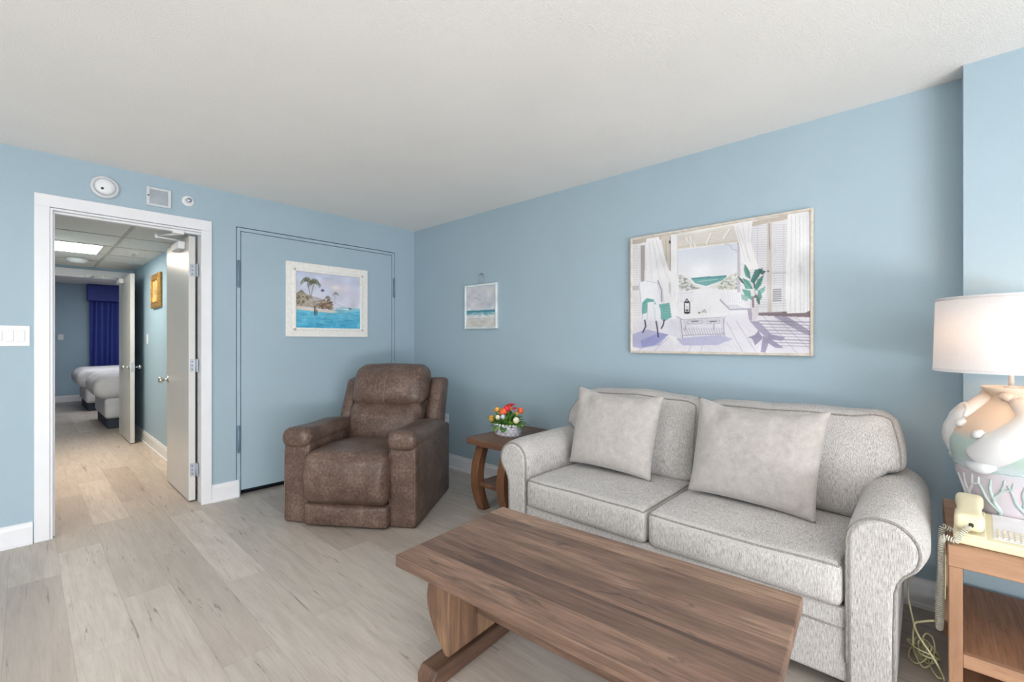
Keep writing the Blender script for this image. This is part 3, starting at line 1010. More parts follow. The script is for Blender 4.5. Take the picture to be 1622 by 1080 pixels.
# veranda boards and shade lying on them
for (a, c_) in (((560, 900), (535, 985)), ((480, 930), (460, 985)), ((700, 800), (800, 985)), ((760, 790), (880, 980)), ((930, 760), (1140, 985)), ((1000, 760), (1220, 960)), ((1110, 750), (1226, 830)), ((140, 985), (240, 900)), ((240, 985), (330, 900))):
    cv.line([a, c_], 3, (160, 156, 178), .7)
for k in range(9):
    y = 790+k*19
    cv.line([(905+k*10, y), (1226, y+6)], 9-(k % 3)*2, (148, 140, 168), .6)
cv.poly([(1000, 760), (1080, 760), (1226, 850), (1226, 880), (1180, 865), (1060, 800)], (146, 138, 168), .7)
cv.poly([(845, 792), (900, 790), (1010, 900), (960, 905), (900, 850)], (164, 156, 188), .85)
for lf in ([(900, 850), (860, 900), (880, 945), (930, 900)], [(930, 880), (915, 985), (945, 990), (970, 910)], [(960, 890), (1065, 960), (1010, 960), (950, 920)], [(900, 870), (830, 895), (880, 905), (930, 890)], [(960, 870), (1070, 890), (1050, 915), (970, 905)]):
    cv.poly(lf, (158, 150, 184), .9)
cv.poly([(100, 880), (190, 850), (330, 880), (270, 950), (150, 970), (98, 960)], (176, 178, 222), .85)
cv.poly([(150, 920), (270, 870), (330, 880), (250, 945), (160, 965)], (150, 154, 214), .8)
cv.poly([(380, 905), (660, 880), (740, 905), (640, 945), (420, 950)], (184, 182, 224), .8)
cv.poly([(330, 790), (390, 780), (390, 900), (330, 880)], (226, 226, 240))
# armchair with a teal throw
cv.poly([(142, 552), (190, 540), (262, 555), (285, 690), (280, 800), (170, 790), (150, 650)], (238, 239, 246))
cv.line([(142, 552), (150, 650), (165, 780)], 4, (176, 180, 206), .8); cv.line([(190, 542), (262, 556), (285, 680)], 4, (186, 188, 210), .7)
cv.poly([(160, 680), (190, 650), (235, 660), (250, 690), (200, 690), (190, 745), (160, 755)], (112, 186, 178))
cv.line([(170, 690), (200, 664), (238, 676)], 5, (80, 150, 148), .7); cv.line([(168, 700), (164, 748)], 5, (76, 140, 142), .7)
cv.poly([(268, 690), (335, 680), (350, 770), (300, 800), (278, 780)], (120, 188, 182))
for k in range(5): cv.line([(280, 705+k*18), (342, 698+k*17)], 4, (84, 154, 152), .6)
cv.poly([(195, 680), (238, 672), (245, 715), (278, 712), (280, 796), (192, 792)], (236, 238, 246))
cv.line([(196, 686), (192, 790)], 3, (170, 174, 200), .8); cv.line([(240, 716), (244, 790)], 3, (180, 184, 206), .8)
for pts in ([(178, 792), (184, 830), (165, 868)], [(250, 798), (258, 840), (264, 896)], [(302, 790), (296, 820), (284, 842)]):
    cv.line(pts, 9, (70, 70, 96), .9)
# table, lantern and shells
cv.poly([(385, 765), (560, 735), (710, 745), (680, 770), (420, 785)], (240, 239, 244))
cv.line([(385, 768), (420, 787), (690, 768)], 5, (150, 146, 170), .8)
cv.poly([(420, 788), (690, 768), (688, 806), (428, 822)], (218, 216, 228))
for (x0, x1) in ((450, 545), (575, 655)):
    cv.line([(x0, 794), (x1, 788), (x1, 806), (x0, 812), (x0, 794)], 3, (168, 164, 188), .8)
    cv.line([((x0+x1)/2-20, 798), ((x0+x1)/2+20, 795)], 6, (90, 88, 104), .8)
for pts in ([(400, 785), (412, 905)], [(432, 822), (430, 850)], [(672, 775), (676, 885)], [(612, 810), (612, 850)]):
    cv.line(pts, 13, (222, 220, 232)); cv.line([(p[0]+8, p[1]) for p in pts], 4, (120, 116, 146), .8)
for k in range(16):
    cv.line([(425+k*16, 838), (445+k*15.5, 882)], 4, (150, 146, 178), .7)
cv.line([(420, 886), (690, 872)], 6, (186, 182, 206))
cv.line([(432, 740), (432, 680), (447, 655), (465, 680), (465, 740)], 6, (58, 64, 68)); cv.dot(448, 742, 22, 9, (54, 60, 62)); cv.dot(448, 676, 20, 7, (60, 66, 70))
cv.dot(448, 710, 10, 18, (214, 216, 214)); cv.dot(448, 726, 14, 6, (70, 76, 78))
cv.dot(526, 742, 9, 6, (140, 128, 104)); cv.line([(540, 738), (560, 722), (572, 740)], 5, (160, 148, 124)); cv.dot(556, 736, 16, 7, (206, 196, 176), .9)
# potted plant
cv.poly([(830, 712), (905, 706), (900, 760), (880, 792), (842, 788)], (222, 216, 226)); cv.poly([(830, 712), (858, 710), (862, 790), (842, 788)], (176, 166, 188), .9)
cv.line([(868, 700), (866, 640)], 14, (150, 132, 140)); cv.line([(880, 640), (876, 560)], 12, (92, 100, 104))
for lf, cl in (([(815, 430), (846, 480), (852, 530), (820, 510), (808, 470)], (92, 158, 142)), ([(930, 458), (880, 470), (850, 540), (872, 560), (905, 510)], (74, 132, 126)), ([(800, 520), (845, 540), (868, 590), (820, 590)], (108, 176, 160)), ([(935, 500), (895, 530), (870, 600), (890, 600), (920, 560)], (88, 156, 140)), ([(770, 512), (800, 530), (810, 560), (790, 545)], (84, 110, 108)), ([(795, 590), (850, 600), (862, 660), (820, 640)], (104, 172, 158)), ([(895, 600), (945, 570), (940, 600), (905, 640)], (128, 190, 176)), ([(885, 620), (912, 650), (908, 695), (886, 660)], (92, 128, 122)), ([(790, 620), (840, 640), (830, 668), (796, 656)], (150, 196, 186)), ([(900, 460), (925, 470), (950, 478), (930, 500), (905, 490)], (70, 112, 112)), ([(905, 590), (925, 640), (915, 660), (895, 630)], (112, 160, 150))):
    cv.poly(lf, cl, .95)
for pts in ([(818, 440), (846, 520)], [(925, 462), (868, 545)], [(810, 528), (860, 586)], [(930, 505), (882, 595)], [(770, 512), (800, 535), (820, 580)]):
    cv.line(pts, 4, (52, 96, 94), .7)
cv.dot(962, 478, 7, 8, (110, 116, 130)); cv.dot(872, 610, 16, 30, (226, 222, 222), .8)
for k in range(150):                                 # loose pencil lines
    x, y = cv.rng.uniform(100, 1220), cv.rng.uniform(300, 980)
    if 390 < x < 770 and y < 520: continue
    if y > 780: cv.line([(x, y), (x+cv.rng.uniform(15, 45), y+cv.rng.uniform(14, 40))], 1.5, (150, 146, 170), .35)
    else: cv.line([(x, y), (x+cv.rng.uniform(-6, 6), y+cv.rng.uniform(20, 60))], 1.5, (168, 166, 176), .35)
cv.tone(.82, .91, .025)
cv.grainy(3.5)
cv.build('canvas', t, (XR-.030, PY1-.014, PZ1_-.014), (0, -(PY1-PY0-.028), 0), (0, 0, -(PZ1_-PZ0_-.028)))

# --- small seascape on a hanging ring
t = thing('wall_picture', 'small pale seascape hanging from a ring on the right wall', 'picture', (XR, 3.005, 1.36))
SY0, SY1, SZ0, SZ1 = 2.795, 3.223, 1.361, 1.772
b = bmesh.new(); frame_box(b, 'X', SY0, SY1, SZ0, SZ1, .02, XR-.03, XR-.001)
mesh('frame', b, M['frame_silver'], t)
b = bmesh.new(); box(b, XR-.018, XR-.002, SY0+.018, SY1-.018, SZ0+.018, SZ1-.018); mesh('backing', b, M['paper'], t)
b = bmesh.new()
ring = [(XR-.012, 3.005+.033*math.cos(a), 1.826+.046*math.sin(a)) for a in [2*PI*k/28 for k in range(28)]]
tube(b, ring, .0035, 6, True)
mesh('ring', b, M['steel'], t)
b = bmesh.new(); lathe(b, [(.004, 0), (.004, -.02), (.009, -.022), (.009, -.026), (0, -.026)], (XR, 3.005, 1.868), 10, axis='X'); mesh('nail', b, M['steel'], t)
cv = Canvas([(335, 255), (662, 235), (656, 752), (318, 766)], 90, 110, 5)
cv.vgrad(240, 560, (204, 206, 216), (216, 220, 228))
cv.dabs([(340, 260), (660, 240), (655, 500), (330, 520)], 60, 40, [(214, 212, 220), (200, 206, 214), (220, 216, 218)], .35)
for (x, y, r) in ((435, 385, 34), (470, 405, 38), (490, 415, 25)): cv.dot(x, y, r, r*.45, (160, 172, 190), .55, .9)
cv.dot(590, 490, 40, 40, (160, 190, 206), .5, .9)
cv.poly([(325, 552), (480, 546), (660, 536), (655, 600), (520, 600), (420, 612), (325, 600)], (120, 178, 192))
cv.poly([(330, 550), (660, 536), (658, 566), (340, 574)], (72, 142, 162), .8)
cv.dabs([(360, 585), (655, 570), (655, 612), (380, 620)], 50, 16, [(206, 222, 226), (180, 208, 216), (110, 168, 182)], .6)
cv.poly([(320, 610), (655, 598), (655, 640), (320, 652)], (226, 230, 232), .9)
for pts in ([(360, 660), (440, 652), (540, 648)], [(480, 600), (490, 622), (470, 620)], [(540, 605), (580, 608)]): cv.line(pts, 6, (96, 122, 140), .7)
cv.poly([(318, 660), (656, 645), (656, 755), (318, 768)], (214, 212, 206))
cv.dabs([(320, 665), (655, 650), (655, 750), (320, 762)], 60, 24, [(204, 202, 200), (222, 220, 214)], .4)
cv.tone(.95, .95, .03)
cv.grainy(3)
cv.build('canvas', t, (XR-.020, SY1-.02, SZ1-.02), (0, -(SY1-SY0-.04), 0), (0, 0, -(SZ1-SZ0-.04)))

# --- island painting on the wide door
IX0, IX1, IZ0, IZ1 = 1.533, 2.303, 1.287, 1.945
YD = YB+.002
t = thing('wall_picture', 'white-framed painting of a palm island on the wide blue door', 'picture', (1.918, YD, IZ0))
b = bmesh.new()
frame_box(b, 'Y', IX0, IX1, IZ0, IZ1, .062, YD-.022, YD-.001, .004)
frame_box(b, 'Y', IX0+.058, IX1-.058, IZ0+.058, IZ1-.058, .024, YD-.030, YD-.001, .004)
mesh('frame', b, M['frame_white'], t)
for sx, sz in ((0, 0), (1, 0), (0, 1), (1, 1)):
    b = bmesh.new(); x = IX0+.066 if sx == 0 else IX1-.066; z = IZ0+.066 if sz == 0 else IZ1-.066
    lathe(b, [(.011, -.029), (.011, -.033), (0, -.035)], (x, YD, z), 12, axis='Y'); mesh('corner_boss', b, M['frame_wood'], t)
b = bmesh.new(); box(b, IX0+.06, IX1-.06, YD-.014, YD-.002, IZ0+.06, IZ1-.06); mesh('backing', b, M['paper'], t)
cv = Canvas([(180, 205), (940, 268), (948, 872), (196, 866)], 170, 140, 9)
cv.vgrad(210, 640, (198, 208, 232), (220, 218, 232))
for (x, y, rx, ry, c_, a) in ((700, 400, 160, 60, (232, 216, 224), .8), (560, 340, 140, 60, (222, 210, 228), .7), (650, 390, 70, 40, (244, 238, 238), .9), (840, 330, 110, 40, (196, 204, 232), .7), (800, 470, 150, 50, (216, 206, 228), .7), (560, 290, 70, 25, (196, 196, 226), .6), (780, 360, 60, 20, (230, 200, 204), .6)):
    cv.dot(x, y, rx, ry, c_, a, .9)
cv.vgrad(640, 870, (120, 200, 226), (70, 176, 220), cv.inside([(190, 650), (460, 660), (700, 650), (960, 630), (960, 880), (190, 880)]))
cv.dabs([(195, 680), (945, 660), (945, 865), (195, 862)], 60, 30, [(96, 196, 228), (64, 168, 212), (140, 212, 232)], .4)
for k in range(34):
    x, y = cv.rng.uniform(200, 900), cv.rng.uniform(690, 860)
    w = cv.rng.uniform(40, 120)
    cv.line([(x, y), (x+w/2, y-6), (x+w, y+2)], cv.rng.uniform(4, 10), [(44, 142, 190), (150, 216, 234), (58, 158, 206)][k % 3], .6)
cv.poly([(650, 640), (740, 610), (950, 640), (950, 660), (700, 690)], (150, 208, 228), .7)
cv.line([(690, 640), (780, 650)], 8, (226, 236, 242), .8)
# island
cv.poly([(190, 610), (330, 640), (640, 662), (700, 680), (600, 690), (190, 652)], (222, 208, 192))
cv.poly([(190, 470), (240, 440), (330, 480), (470, 520), (600, 560), (630, 650), (450, 640), (190, 612)], (176, 164, 150))
cv.dabs([(190, 480), (240, 450), (330, 490), (350, 600), (190, 600)], 90, 15, [(120, 118, 96), (168, 152, 132), (196, 182, 164), (104, 96, 80)], .7)
cv.dabs([(450, 560), (560, 510), (610, 560), (630, 655), (470, 640)], 80, 15, [(150, 110, 90), (126, 104, 84), (196, 150, 126), (90, 84, 70)], .7)
cv.dabs([(340, 500), (480, 530), (480, 620), (340, 600)], 40, 14, [(186, 178, 172), (206, 196, 186), (140, 130, 120)], .7)
cv.line([(390, 515), (510, 540)], 10, (110, 112, 140), .8); cv.poly([(380, 500), (440, 500), (520, 540), (400, 545)], (196, 190, 200), .6)
for (x, y, r, a) in ((310, 320, 70, 1), (400, 340, 75, 1), (655, 465, 35, .6), (560, 510, 35, .8), (255, 450, 38, .7)):
    for k in range(13):
        an = -PI*1.15+k*PI*1.3/12
        dx, dy = math.cos(an)*r, math.sin(an)*r*.8
        cv.line([(x, y), (x+dx*.6, y+dy*.8), (x+dx, y+dy*.7+r*.45)], r*.11, [(98, 106, 80), (126, 120, 84), (84, 92, 78)][k % 3], .85*a)
cv.line([(318, 330), (345, 430), (360, 510)], 9, (140, 130, 124), .9); cv.line([(400, 345), (378, 430), (368, 510)], 9, (130, 122, 118), .9)
cv.line([(655, 470), (640, 560)], 5, (150, 142, 136), .6); cv.line([(560, 520), (556, 570)], 6, (110, 100, 90), .8)
cv.line([(497, 440), (497, 530)], 10, (214, 212, 222)); cv.dot(500, 430, 26, 16, (104, 100, 138)); cv.dot(500, 418, 12, 10, (110, 106, 140))
cv.line([(640, 570), (740, 612)], 6, (160, 164, 182), .7)
cv.line([(414, 620), (418, 716)], 15, (62, 60, 62)); cv.line([(438, 660), (440, 714)], 12, (74, 74, 76))
cv.dot(825, 638, 24, 10, (84, 96, 112)); cv.dot(790, 645, 40, 8, (232, 240, 244), .8)
cv.tone(.92, .96, .03)
cv.grainy(3)
cv.build('canvas', t, (IX0+.080, YD-.0145, IZ1-.080), (IX1-IX0-.16, 0, 0), (0, 0, -(IZ1-IZ0-.16)))

# --- gold frame in the hallway
t = thing('wall_picture', 'gold framed picture on the hallway wall above the switch', 'picture', (HX, 6.33, 1.62))
b = bmesh.new()
frame_box(b, 'X', 6.08, 6.56, 1.62, 2.00, .06, HX-.030, HX-.001, .006)
frame_box(b, 'X', 6.125, 6.515, 1.67, 1.95, .02, HX-.036, HX-.001, .004)
mesh('frame', b, M['gold'], t)
b = bmesh.new(); box(b, HX-.02, HX-.002, 6.13, 6.51, 1.68, 1.94); mesh('canvas', b, simple('gold_tinted_print', (196, 164, 104), 0.5, var=.25, vscale=8), t)

# ------------------------------------------------------------------ bedroom through the far doorway
t = thing('curtain', 'navy blue curtain with valance on the far bedroom wall', 'curtain', (1.6, BY-.1, 0))
def wavy(bm, x0, x1, y, z0, z1, n, amp, waves, flare=0.0):
    rows = 10
    V = []
    for j in range(rows+1):
        f = j/rows
        z = z1+(z0-z1)*f
        r = []
        for i in range(n+1):
            u = i/n
            x = x0+(x1-x0)*u
            a = amp*(0.5+0.5*f)
            r.append(bm.verts.new((x+.012*math.sin(u*waves*5+f*2), y+a*math.sin(u*waves*2*PI+.7*math.sin(u*9)+.5*f), z)))
        V.append(r)
    for j in range(rows):
        for i in range(n):
            f = bm.faces.new((V[j][i], V[j][i+1], V[j+1][i+1], V[j+1][i])); f.smooth = True
b = bmesh.new(); wavy(b, .93, 3.6, BY-.13, .05, 2.2, 200, .05, 15)
o = mesh('drape', b, M['curtain'], t, fix=False); md = o.modifiers.new('thick', 'SOLIDIFY'); md.thickness = .006
b = bmesh.new(); box(b, .90, 3.65, BY-.22, BY-.03, 2.09, 2.432, .012, 2); mesh('valance', b, M['curtain'], t)

def make_bed(label, x, y, z=0):
    t = thing('bed', label, 'bed', (x, y, 0), group='white beds in the bedroom')
    b, _ = soft((1.0, .66, .15), .05, (14, 10, 4), (0, 0, 0), lambda p: (p.x+1.03, p.y+.68, p.z+.29)); mesh('box_spring', b, M['linen'], t, local=True)
    b = bmesh.new(); box(b, .06, 2.0, .06, 1.3, 0, .15, .01, 1); mesh('plinth', b, M['plinth'], t, local=True)
    def fn(p):
        w = .012*math.sin(p.y*23+p.z*9)*ease((1-p.x-.4)/.6) + .010*math.sin(p.x*19+p.z*14)
        return (p.x+1.0+w*.6, p.y+.68+w, p.z+.585+.01*mnoise.noise(Vector((p.x*3, p.y*3, 1))))
    b, _ = soft((1.07, .72, .16), .12, (26, 18, 5), (.02, .02, .02), fn); mesh('mattress', b, M['linen'], t, local=True)
    b, _ = soft((.22, .5, .08), .07, (6, 8, 3), (0, 0, .03), lambda p: (p.x+1.75, p.y+.68, p.z+.82)); mesh('pillow', b, M['linen'], t, local=True)
    return t
make_bed('near white bed with grey plinth, partly behind the open bedroom door', .75, 8.50)
make_bed('far white bed, standing beyond the nearer bed by the navy curtain', .72, 10.93)
b = bmesh.new(); box(b, .408, .432, BY-.12, BY-.05, 0, 1.40, .004, 1)
setp(at(mesh('upright_panel', b, M['trim']), (.42, BY-.085, 0)), 'thin white upright panel edge standing against the far bedroom wall', 'panel')

# ------------------------------------------------------------------ recliner
rec = thing('recliner', 'brown mottled leather recliner in the corner', 'recliner', (1.485, 2.868, 0), math.atan2(-.817, .576))
L = M['leather']
def rpart(name, half, r, n, crown, fn, parent=rec):
    b, mp = soft(half, r, n, crown, fn)
    return mesh(name, b, L, parent, local=True)
for s, nm in ((-1, 'arm'), (1, 'arm')):
    xo = s*.378
    a = rpart('arm', (.096, .415, .283), .022, (4, 10, 7), (.006, .008, 0), lambda p, xo=xo: (p.x+xo, p.y+.42, p.z+.285))
    def pad(p, xo=xo):
        y = p.y+.34
        f = ease((.22-y)/.30)                      # thicker roll at the front
        bk = ease((y-.42)/.35)
        return (p.x*(1+.04*f)+xo, y+.028, (p.z*(1+.12*f)+.575-.030*bk+.012*f))
    b = bmesh.new()
    for e in (-1, 1):
        tube(b, [(xo+e*.088, .0035, .03+.47*k/12) for k in range(13)], .0028, 6)
    mesh('seam', b, M['seam'], a, local=True)
    pdo = rpart('arm_pad', (.099, .400, .060), .052, (5, 16, 2), (.004, .0, .016), pad, a)
# seat: rolls down at the front into the footrest
def seat_fn(p):
    y = p.y+.27
    z = p.z+.328
    fr = ease((.10-y)/.16)
    return (p.x, y-.028*math.sin(max(0, min(1, (z-.17)/.32))*PI)*fr, z-.02*ease((y-.1)/.5))
rpart('seat', (.294, .33, .172), .05, (12, 12, 5), (0, .03, .035), seat_fn)
rpart('footrest', (.294, .06, .072), .022, (12, 3, 4), (0, .020, 0), lambda p: (p.x, p.y+.008, p.z+.084))
# back: outer shell, lumbar cushion, head cushion
def lean(y, z, k=.30): return y+(z-.45)*k
def shell(p):
    z = p.z+.60
    w = 1+.02*ease((z-.6)/.35)
    return (p.x*w, lean(p.y+.80, z, .26), z-.03*(p.x/.43)**2*ease((z-.6)/.3)*0)
sh = rpart('backrest', (.425, .065, .335), .04, (10, 3, 10), (0, .01, 0), shell)
def wing(s):
    def f(p):
        z = p.z+.66
        return (p.x+s*.372, lean(p.y+.71, z, .26)+.05*ease((z-.6)/.3), z)
    return f
for s in (-1, 1):
    rpart('back_wing', (.055, .085, .265), .035, (3, 5, 9), (.01, .01, 0), wing(s), sh)
def lum(p):
    z = p.z+.60
    return (p.x*(1-.03*ease((z-.55)/.2)), lean(p.y+.62, z, .30), z-.012*math.cos(p.x/.31*PI/2))
rpart('lumbar_cushion', (.305, .12, .165), .075, (12, 5, 7), (0, .045, .02), lum)
def head(p):
    z = p.z+.885
    return (p.x*(1-.04*ease((z-.9)/.2)), lean(p.y+.635, z, .30), z-.02*math.cos(min(1, abs(p.x)/.31)*PI/2)*ease((.86-z)/.12))
hd = rpart('head_cushion', (.315, .12, .162), .085, (12, 5, 7), (0, .05, .012), head)
# seam down the head cushion
b = bmesh.new()
pts = []
for k in range(17):
    zz = -.12+k*.015
    q = Vector((0.0, -.12-.05*(1-(zz/.162)**2), zz))
    pts.append(Vector(head(q)))
tube(b, pts, .0025, 6); mesh('seam', b, M['seam'], hd, local=True)
for s in (-1, 1):
    b = bmesh.new(); lathe(b, [(.022, 0), (.026, .03)], (s*.2, .06, 0), 14); mesh('foot', b, M['black'], rec, local=True)
    b = bmesh.new(); lathe(b, [(.022, 0), (.026, .03)], (s*.34, .75, 0), 14); mesh('foot', b, M['black'], rec, local=True)

# ------------------------------------------------------------------ sofa
SO = Vector((2.35, .945, 0))
sofa = thing('sofa', 'light grey two-seat sofa with rolled arms along the right wall', 'sofa', SO)
S, PP = M['sofa'], M['piping']
SF, SB = 1.925, 2.835            # front of arms, back of frame
YI0, YI1 = .205, 1.672           # inner faces of the arms
b = bmesh.new(); box(b, SF+.018, SB-.03, YI0-.02, YI1+.02, .055, .315, .012, 2)
fbase = mesh('base', b, S, sofa)
b = bmesh.new(); tube(b, [(SF+.017, YI0+.004+(YI1-YI0-.008)*k/20, .243) for k in range(21)], .004, 6); mesh('welt', b, PP, fbase)
b = bmesh.new(); box(b, 2.66, SB, YI0-.09, YI1+.09, .06, .80, .03, 3); mesh('back_frame', b, S, sofa)
for x in (2.02, 2.76):
    for y in (.16, 1.73):
        b = bmesh.new(); box(b, x-.03, x+.03, y-.03, y+.03, 0, .06); mesh('foot', b, M['dark'], sofa)
def arm_profile(inset=0.0, flare=0.0):
    """outline in (outward, z)"""
    i = inset
    cx, cz, R = .098+flare*.4, .560, .098-i+flare*.5
    pts = [(0+i, .06)]
    pts += [(0+i, .06+(.50-.06)*k/6) for k in range(1, 7)]
    for k in range(0, 26):                       # scroll, from the inner side over the top to below
        a = PI - k*(PI*1.30)/25
        pts.append((cx+R*math.cos(a), cz+R*math.sin(a)))
    x, z = pts[-1]
    pts += [(.142-i+flare*.2, .455), (.134-i, .42), (.132-i, .30), (.132-i, .06)]
    return pts
for s, y0 in ((-1, YI0), (1, YI1)):
    t = bmesh.new()
    secs = [(SF+.022, .004, 0), (SF+.04, 0, .012), (SF+.12, 0, .026), (2.45, 0, .03), (2.75, .0, .026), (2.79, .01, .01)]
    rings = []
    for (x, ins, fl) in secs:
        rings.append([t.verts.new((x, y0+s*a, z)) for a, z in arm_profile(ins, fl)])
    n = len(rings[0])
    for i in range(len(rings)-1):
        for k in range(n):
            f = t.faces.new((rings[i][k], rings[i][(k+1) % n], rings[i+1][(k+1) % n], rings[i+1][k])); f.smooth = k < n-1
    t.faces.new(rings[0]); t.faces.new(list(reversed(rings[-1])))
    arm = mesh('arm', t, S, sofa)
    # padded front panel, edged with piping
    t = bmesh.new()
    P0 = [t.verts.new((SF+.03, y0+s*a, z)) for a, z in arm_profile(.004)]
    P1 = [t.verts.new((SF+.008, y0+s*a, z)) for a, z in arm_profile(.006)]
    P2 = [t.verts.new((SF+.001, y0+s*a, z)) for a, z in arm_profile(.018)]
    for A, B in ((P0, P1), (P1, P2)):
        for k in range(n):
            f = t.faces.new((A[k], B[k], B[(k+1) % n], A[(k+1) % n])); f.smooth = True
    t.faces.new(P2)
    mesh('front_panel', t, S, arm)
    t = bmesh.new()
    tube(t, [(SF+.010, y0+s*a, z) for a, z in arm_profile(.003)[1:]], .005, 6)
    mesh('piping', t, PP, arm)
# seat cushions
YM = .940
for (ya, yb) in ((YI0+.006, YM-.004), (YM+.004, YI1-.006)):
    cy, hy = (ya+yb)/2, (yb-ya)/2
    def fn(p, cy=cy):
        x = p.x+2.225
        z = p.z+.392
        z += .010*ease((p.z)/.07)*mnoise.noise(Vector((x*4, p.y*4, cy)))
        return (x, p.y+cy, z-.0*x)
    bb, mp = soft((.305, hy, .080), .035, (14, 18, 4), (.012, .004, .020), fn)
    c = mesh('seat_cushion', bb, S, sofa)
    for zz in (1, -1):
        b = bmesh.new()
        path = [mp(-1+2*k/16*.94, -1, zz) for k in range(16, -1, -1)] + [mp(-1, -1+2*k/24, zz) for k in range(1, 24)] + [mp(-1+2*k/16*.94, 1, zz) for k in range(0, 17)]
        tube(b, path, .0045, 6); mesh('piping', b, PP, c)
# back cushions, T-shaped: they wrap over the arms
for (ya, yb, side) in ((.062, YM-.012, -1), (YM-.004, 1.822, 1)):
    cy, hy = (ya+yb)/2, (yb-ya)/2
    def fn(p, cy=cy, hy=hy, side=side):
        y = p.y+cy
        over = ease(((YI0+.03)-y)/.12)**.7 if side < 0 else ease((y-(YI1-.03))/.12)**.7
        f = (p.z+.235)/.47
        zb = .462+(.676-.462)*over
        zt = .925+.008*math.cos(y*5)
        z = zb+(zt-zb)*f
        x = p.x+2.55+(z-.47)*.20
        outer = p.y/hy*side
        y -= side*(.030 if side < 0 else .095)*ease((outer-.5)/.5)*ease((z-.70)/.23)**1.5
        corner = ease((abs(p.y)/hy-.82)/.18)
        x += .02*corner
        z += .008*mnoise.noise(Vector((y*5, z*5, side)))*1.0
        return (x, y, z-.022*corner*ease((f-.7)/.3))
    bb, mp = soft((.095, hy, .235), .055, (4, 20, 10), (.035, .003, .012), fn)
    c = mesh('back_cushion', bb, S, sofa)
    b = bmesh.new()
    loop = [mp(-1, -1+2*k/30, 1) for k in range(31)] + [mp(-1, 1, 1-2*k/20) for k in range(1, 21)] + [mp(-1, 1-2*k/30, -1) for k in range(1, 31)] + [mp(-1, -1, -1+2*k/20) for k in range(1, 20)]
    tube(b, loop, .0045, 6, True); mesh('piping', b, PP, c)

# throw pillows
def throw_pillow(label, c, w, h, th, tilt, roll, yaw, seed, chop):
    t = bmesh.new()
    N = 30
    def prof(u, v):
        a = max(0, 1-abs(u)**3.0); bq = max(0, 1-abs(v)**3.0)
        return th*(a**.55)*(bq**.55)
    def P(u, v, s):
        pin = 1-.062*(1-abs(u)**2.6)*(abs(v)**2); pin2 = 1-.055*(1-abs(v)**2.6)*(abs(u)**2)
        y = u*w/2*pin2*(1+.03*v); z = v*h/2*pin
        if v > 0.3:                                   # dented top edge, corners left standing
            z -= chop*((v-.3)/.7)**2*math.exp(-((u-.05)/.75)**4)
        wob = .006*mnoise.noise(Vector((u*3+seed, v*3, s)))+.004*mnoise.noise(Vector((u*8+seed, v*8, s)))
        x = s*(prof(u, v)*.5+wob*prof(u, v)/th)
        cr = math.exp(-(((u+.62)/.16)**2+((v-.72)/.20)**2))+.5*math.exp(-(((u-.45)/.06)**2+((v-.8)/.14)**2))
        x += (.020*cr if s < 0 else 0)
        return Vector((x, -y, z))                     # u runs to -Y
    grid = {}
    for s in (-1, 1):
        for i in range(N+1):
            for j in range(N+1):
                u, v = -1+2*i/N, -1+2*j/N
                u = math.sin(u*PI/2)*.5+u*.5; v = math.sin(v*PI/2)*.5+v*.5
                if s == 1 and (i in (0, N) or j in (0, N)):
                    grid[(s, i, j)] = grid[(-1, i, j)]
                else:
                    grid[(s, i, j)] = t.verts.new(P(u, v, s))
        for i in range(N):
            for j in range(N):
                q = [grid[(s, i, j)], grid[(s, i+1, j)], grid[(s, i+1, j+1)], grid[(s, i, j+1)]]
                f = t.faces.new(q); f.smooth = True
    R = Matrix.Translation(c) @ Matrix.Rotation(yaw, 4, 'Z') @ Matrix.Rotation(tilt, 4, 'Y') @ Matrix.Rotation(roll, 4, 'X')
    t.transform(R)
    o = mesh('throw_pillow', t, M['pillow'])
    at(o, (c[0], c[1], c[2]-h/2))
    return setp(o, label, 'pillow', 'plush throw pillows on the sofa')
throw_pillow('plush grey throw pillow on the far sofa seat, by the basket of flowers', (2.360, 1.358, .724), .545, .475, .160, math.radians(14), math.radians(2), math.radians(2), 1.0, .022)
throw_pillow('plush grey throw pillow on the near sofa seat, closer to the lamp', (2.336, .603, .720), .570, .480, .165, math.radians(18), math.radians(1), math.radians(-4), 4.0, .030)

# ------------------------------------------------------------------ coffee table
ct = thing('coffee_table', 'rustic brown wooden coffee table with trestle legs before the sofa', 'coffee table', (1.298, .872, 0), math.radians(4.0))
b = bmesh.new()
hw, hl = .316, .613
prism(b, [(-hw+.006, -hl), (hw-.006, -hl), (hw, -hl+.006), (hw, hl-.006), (hw-.006, hl), (-hw+.006, hl), (-hw, hl-.006), (-hw, -hl+.006)], .408, .450, 'XY', .004, 2)
mesh('tabletop', b, M['table'], ct, local=True)
for s in (1, -1):
    # barrel-profile leg: straight inside, bulging outside, pinched at the foot
    out = []
    for k in range(15):
        z = .062+(.408-.062)*k/14
        f = k/14
        out.append((s*(.455+.020+.150*math.sin(PI*(.10+.72*f))-.045), z))
    inner = [(s*.455, .408), (s*.455, .062)]
    b = bmesh.new(); prism(b, out+inner, -.19, .20, 'YZ', .006, 2)
    leg = mesh('leg', b, M['tableleg'], ct, local=True)
    b = bmesh.new()
    y0, y1 = sorted((s*.435, s*.52))
    prism(b, [(-.285, 0), (.285, 0), (.285, .035), (.265, .062), (-.265, .062), (-.285, .035)], y0, y1, 'XZ', .006, 2)
    mesh('foot', b, M['tablefoot'], ct, local=True)
b = bmesh.new(); box(b, -.04, .04, -.455, .455, .16, .25, .006, 2); mesh('stretcher', b, M['table'], ct, local=True)

